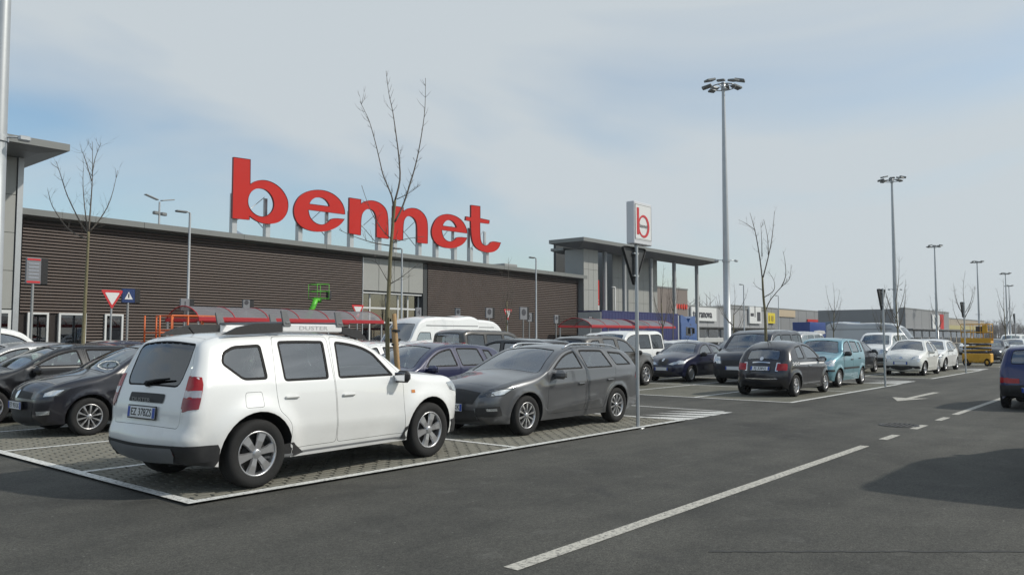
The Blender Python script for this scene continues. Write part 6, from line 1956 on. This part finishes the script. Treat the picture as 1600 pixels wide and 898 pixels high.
P_SILVER = paint('silver car paint', (.42, .43, .44), .55, .36, dirt=.2)
P_VANGREY = paint('silver van paint', (.47, .49, .50), .15, .4, dirt=.2)
P_ROYAL = paint('royal blue car paint', (.008, .016, .10), .1, .32, dirt=.03)
PI = math.pi

pr_suv, sh_suv = make_car(SUV)
# roof rails, cross bars, lettering, wiper and aerial of the off-roader
def suv_extras(root):
    for sg in (1, -1):
        y = sg * .60
        m = MB()
        P = [(.36, y, 1.54), (.22, y, 1.665), (-.10, y, 1.70), (-.9, y, 1.715), (-1.30, y, 1.695), (-1.52, y, 1.605)]
        rr = obj('roof_rail', None, root)
        m = MB(); m.prism([(.42, 1.545), (.30, 1.66), (.02, 1.70), (.02, 1.625), (.2, 1.57)], lambda a, b: (a, y - .03, b), (0, .06, 0)); m.build('rail_foot', M_PLAS, rr)
        m = MB(); m.prism([(-.86, 1.63), (-.86, 1.725), (-1.20, 1.725), (-1.42, 1.68), (-1.60, 1.60), (-1.45, 1.60)], lambda a, b: (a, y - .03, b), (0, .06, 0)); m.build('rail_foot', M_PLAS, rr)
        m = MB(); m.span(-.86, .02, y - .028, y + .028, 1.632, 1.722, .01); m.build('rail_bar', M_WSTK, rr)
        if sg < 0:
            tm = text_mesh('DUSTER', .062, mat('grey rail print', (.40, .41, .42), .5), .0008, 'lettering')
            tm.transform(Matrix.Scale(1.9, 4, (1, 0, 0)))
            place_text(tm, STAND_Y, (-.42, y - .0295, 1.677), rr)
    for x in (-.80, -.02):
        cb = obj('cross_bar', None, root)
        m = MB(); m.box((x, 0, 1.735), (.07, 1.30, .03), .01); m.build('bar', M_GREYP, cb)
        for sg in (1, -1):
            m = MB(); m.prism([(x - .05, 1.70), (x + .05, 1.70), (x - .01, 1.87), (x - .09, 1.87)], lambda a, b: (a, sg * .63 - .012, b), (0, .024, 0)); m.build('carrier_upright', M_GREYP, cb)
    tm = text_mesh('DUSTER', .058, mat('dull chrome print', (.36, .37, .38), .3, .7), .001, 'lettering'); tm.transform(Matrix.Scale(1.7, 4, (1, 0, 0)))
    place_text(tm, STAND_NX, (-2.142, 0, .93), root)
    m = MB(); m.tube([(-2.06, .02, 1.10), (-2.055, -.12, 1.125), (-2.04, -.36, 1.15)], [.022, .016, .010], 6); m.box((-2.06, .02, 1.09), (.05, .10, .06), .02); m.build('rear_wiper', M_RUB, root)
    m = MB(); m.tube([(-1.55, 0, 1.60), (-1.62, 0, 1.68)], .008, 5); m.build('aerial', M_RUB, root)
d = instantiate(pr_suv, 'parked_car', 'white off-roader with roof rails and black lower bumper, nearest car', 'car', (6.01, 8.41, .022), R(3.6), P_WHITE)
suv_extras(d)

pr_wag, sh_wag = make_car(WAGON)
def rails(root, sh, x0, x1, y, lift=.05, m_=M_CHROME):
    for sg in (1, -1):
        xs = np.linspace(x0, x1, 9)
        P = [(x, sg * y, float(sh.top(x)) + (lift if 0 < i < 8 else -.005)) for i, x in enumerate(xs)]
        m = MB(); m.tube(smooth(P, 2), .017, 6); m.build('roof_rail', m_, root)
w = instantiate(pr_wag, 'parked_car', 'graphite estate car with silver roof rails facing the white off-roader', 'car', (11.32, 8.93, .022), PI, P_GREY)
rails(w, sh_wag, .02, -1.75, .60, .035)

pr_hat, sh_hat = make_car(HATCH)
instantiate(pr_hat, 'parked_car', 'black hatchback with ten-spoke silver wheels left of the white off-roader', 'car', (6.73, 14.28, .015), PI, P_BLACK2)
instantiate(pr_wag, 'parked_car', 'glossy black car at left edge behind the black hatchback', 'car', (6.3, 17.3, .012), PI, P_BLACK, 1)
instantiate(pr_hat, 'parked_car', 'navy hatchback right behind the graphite estate car', 'car', (11.2, 11.75, .015), PI, P_BLUEV)
instantiate(pr_hat, 'parked_car', 'white hatchback whose roof shows behind the off-roader windscreen', 'car', (11.4, 14.2, .015), PI, P_WHITE, 1)

pr_500, sh_500 = make_car(C500)
b5 = instantiate(pr_500, 'parked_car', 'black rounded city car with white chequered stripe along its waist', 'car', (22.4, 8.66, .005), 0, P_BLACK2)
# the waist stripe with its chequered rear end
for sg in (1, -1):
    ch = side_chunk(sh_500, resample([(.98, .845), (-.95, .845), (-.95, .905), (.98, .905)], .06), [], sg, off=.006, step=.05)
    obj('waist_stripe', patch_mesh('waist_stripe', [ch], M_WSTK), b5)
    for i in range(5):
        for j in range(3):
            if (i + j) % 2: continue
            x = -.98 - i * .07; z = .838 + j * .027
            ch = side_chunk(sh_500, [(x, z), (x, z + .027), (x - .07, z + .027), (x - .07, z)][::-1], [], sg, off=.007, step=.2)
            obj('chequer', patch_mesh('chequer', [ch], M_WSTK), b5)
m = MB(); m.tube([(-1.1, 0, 1.36), (-1.2, 0, 1.52)], .006, 5); m.build('aerial', M_RUB, b5)
m = MB(); m.tube([(-1.47, .0, 1.03), (-1.46, -.2, 1.06), (-1.44, -.36, 1.08)], [.02, .014, .008], 6); m.build('rear_wiper', M_RUB, b5)
ab = instantiate(pr_500, 'parked_car', 'white rounded sporty city car facing the camera at right', 'car', (37.2, 8.82, .005), PI, P_WHITE2)
instantiate(pr_500, 'parked_car', 'cream rounded city car pointing away, behind the teal hatchback', 'car', (40.0, 12.6, .005), 0, P_CREAM, 1)

pr_pan, sh_pan = make_car(PANDA)
instantiate(pr_pan, 'parked_car', 'teal upright hatchback nose to nose with the black city car', 'car', (27.25, 9.06, .005), PI, P_TEAL)
instantiate(pr_pan, 'parked_car', 'black upright hatchback in the aisle showing only roof and red lamp', 'car', (16.75, 14.0, 0), PI / 2, P_BLACK, 1)
pr_sm, sh_sm = make_car(SMALL3)
l_ = instantiate(pr_sm, 'parked_car', 'dark blue rounded three-door car facing the camera beside the brown car', 'car', (26.9, 14.05, .005), PI, P_NAVY)
m = MB(); m.tube([(.05, 0, 1.40), (-.25, 0, 1.68)], .006, 5); m.build('aerial', M_RUB, l_)
pr_mpv, sh_mpv = make_car(MPV)
instantiate(pr_mpv, 'parked_car', 'slate people carrier facing the camera left of the black city car', 'car', (27.3, 11.45, .005), PI, P_SLATE)
instantiate(pr_mpv, 'parked_van', 'white glazed family van behind the brown car', 'van', (26.7, 16.9, .005), PI, P_WHITE, 1)
instantiate(pr_mpv, 'parked_car', 'dark grey people carrier seen from behind over the navy hatchback', 'car', (22.0, 19.6, .005), 0, P_BROWN, 1)
br = instantiate(pr_suv, 'parked_car', 'brown grey car pointing right behind the sign post', 'car', (21.7, 14.4, .005), 0, P_BROWN, 1, drop=('tailgate_trim', 'badge'))
instantiate(pr_hat, 'parked_car', 'red car whose roof line shows behind the graphite estate', 'car', (26.9, 20.4, .005), 0, P_RED, 1)

pr_city, sh_city = make_car(CITY)
instantiate(pr_city, 'moving_car', 'small blue car seen from behind at the right picture edge', 'car', (22.25, 2.42, 0), 0, P_ROYAL)
instantiate(pr_mpv, 'moving_van', 'van in the near lane just outside the right edge, seen by its shadow', 'van', (12.2, .22, 0), 0, P_SILVER, 1)

pr_van, sh_van = make_car(van_spec(0))
pr_vanL, sh_vanL = make_car(van_spec(.7))
instantiate(pr_van, 'parked_van', 'white high-roof van facing left in front of the entrance', 'van', (24.7, 25.7, .005), PI, P_WHITE, 1)
instantiate(pr_van, 'parked_van', 'white high-roof van facing right behind the first white van', 'van', (30.4, 28.4, .005), 0, P_WHITE, 1)
instantiate(pr_vanL, 'parked_van', 'long silver high-roof van parked across, above the white sporty city car', 'van', (55.6, 15.0, .005), -PI / 2, P_VANGREY, 1)
cv = instantiate(pr_hat, 'parked_car', 'white car right behind the white sporty city car', 'car', (42.7, 9.2, .005), PI, P_WHITE, 1)
instantiate(pr_mpv, 'parked_van', 'white van facing the camera between cream and sporty white city cars', 'van', (46.6, 12.6, .005), PI, P_WHITE, 1)
instantiate(pr_hat, 'parked_car', 'dark grey car facing the camera right of the yellow lift', 'car', (57.5, 9.0, .005), PI, P_SLATE, 1)
instantiate(pr_wag, 'parked_car', 'silver car farther right of the yellow lift', 'car', (70.0, 11.3, .005), PI, P_SILVER, 1)

# the rest of the full car park: roofs glimpsed between the nearer cars
fill_cars = [
    # x, y, type, facing, paint, label
    (6.3, 19.6, 'hat', PI, P_SILVER, 'silver hatchback roof at left edge beyond the glossy black car'),
    (6.5, 22.2, 'mpv', 0, P_WHITE, 'white people carrier roof at far left beside the fanning tree'),
    (6.4, 24.8, 'hat', PI, P_SILVER, 'silver small car farthest in the left row'),
    (11.3, 17.0, 'wag', 0, P_SLATE, 'slate estate behind the white hatchback'),
    (11.3, 19.6, 'hat', PI, P_SILVER, 'silver car behind the slate estate'),
    (11.2, 22.2, 'wag', PI, P_WHITE, 'white estate roof behind the off-roader roof'),
    (11.4, 24.8, 'hat', 0, P_NAVY, 'navy hatchback near the trolley shelter'),
    (11.3, 27.2, 'hat', PI, P_WHITE2, 'warm white hatchback nearest the trolley shelter'),
    (22.0, 22.2, 'hat', 0, P_WHITE, 'white hatchback in front of the first white van'),
    (21.9, 17.0, 'wag', 0, P_SILVER, 'silver estate next to the brown grey car'),
    (26.9, 22.8, 'pan', PI, P_SILVER, 'silver upright hatchback below the white vans'),
    (22.0, 27.2, 'wag', PI, P_NAVY, 'navy estate left of the entrance doors'),
    (37.0, 11.4, 'hat', 0, P_SLATE, 'slate hatchback beyond the teal one'),
    (37.0, 14.0, 'mpv', PI, P_SILVER, 'silver people carrier beyond the slate people carrier'),
    (36.8, 16.6, 'hat', PI, P_SLATE, 'dark hatchback below the big mast'),
    (36.9, 19.2, 'wag', 0, P_WHITE, 'white estate beyond the dark blue three-door'),
    (36.9, 21.8, 'hat', PI, P_SILVER, 'silver hatchback beyond the white family van'),
    (36.9, 24.4, 'mpv', PI, P_WHITE, 'white van before the right trolley shelter'),
    (37.0, 27.0, 'hat', 0, P_SLATE, 'slate hatchback before the left portico shelter'),
    (41.8, 17.0, 'mpv', 0, P_SILVER, 'silver people carrier at the foot of the big mast'),
    (41.9, 24.6, 'wag', PI, P_WHITE, 'white estate before the portico shelters'),
    (41.8, 27.2, 'hat', PI, P_WHITE, 'white hatchback tucked behind the portico shelters'),
    (41.8, 15.0, 'wag', 0, P_SLATE, 'slate estate behind the cream city car'),
    (51.8, 13.8, 'wag', PI, P_SLATE, 'slate estate beside the long silver van'),
    (51.9, 20.0, 'mpv', PI, P_WHITE, 'white van with dark windows below the yellow shop sign'),
    (51.9, 23.0, 'hat', 0, P_SILVER, 'silver hatchback below the white shop sign'),
    (56.8, 20.6, 'mpv', PI, P_WHITE2, 'warm white van beyond the teal hatchback roof'),
    (52.0, 11.5, 'hat', 0, P_SLATE, 'slate hatchback just left of the yellow lift'),
    (66.5, 9.0, 'hat', PI, P_WHITE, 'white car just above the blue car roof'),
    (66.5, 14.2, 'wag', PI, P_SLATE, 'dark estate beyond the yellow lift'),
    (71.5, 9.0, 'wag', 0, P_SLATE, 'slate estate at the right edge'),
    (66.6, 19.5, 'mpv', PI, P_WHITE, 'far white van left of the second mast'),
    (81.5, 9.2, 'hat', PI, P_SILVER, 'far silver hatchback at right edge'),
    (81.5, 14.2, 'wag', PI, P_WHITE, 'far white estate right of the silver van'),
    (81.5, 19.5, 'hat', 0, P_NAVY, 'far navy hatchback beyond the silver van'),
    (86.0, 11.8, 'mpv', PI, P_WHITE2, 'far warm white van toward the navy container'),
]
PR = dict(hat=pr_hat, wag=pr_wag, mpv=pr_mpv, pan=pr_pan)
for x, y, ty, rz, pm, lb in fill_cars:
    instantiate(PR[ty], 'parked_car', lb, 'car', (x, y, .005 if x > 15 else .014), rz + R(random.uniform(-1.5, 1.5)), pm, 0 if x > 30 else 1, 'cars parked deeper in the rows')

# ---------------------------------------------------------------- the hazy spring air
m = MB(); m.span(-950, 2650, -1250, 1850, -1.0, 18.6)
hz = MB.mesh(m, 'haze', mat('haze tmp', (1, 1, 1)))
hm = bpy.data.materials.new('haze'); hm.use_nodes = True
hn = hm.node_tree.nodes; hn.clear()
ho = hn.new('ShaderNodeOutputMaterial'); hv = hn.new('ShaderNodeVolumePrincipled')
hv.inputs['Color'].default_value = (.86, .90, .94, 1); hv.inputs['Density'].default_value = .0003; hv.inputs['Anisotropy'].default_value = .2
hm.node_tree.links.new(hv.outputs[0], ho.inputs['Volume'])
hz.materials.clear(); hz.materials.append(hm)
struct(obj('haze', hz), 'stuff')
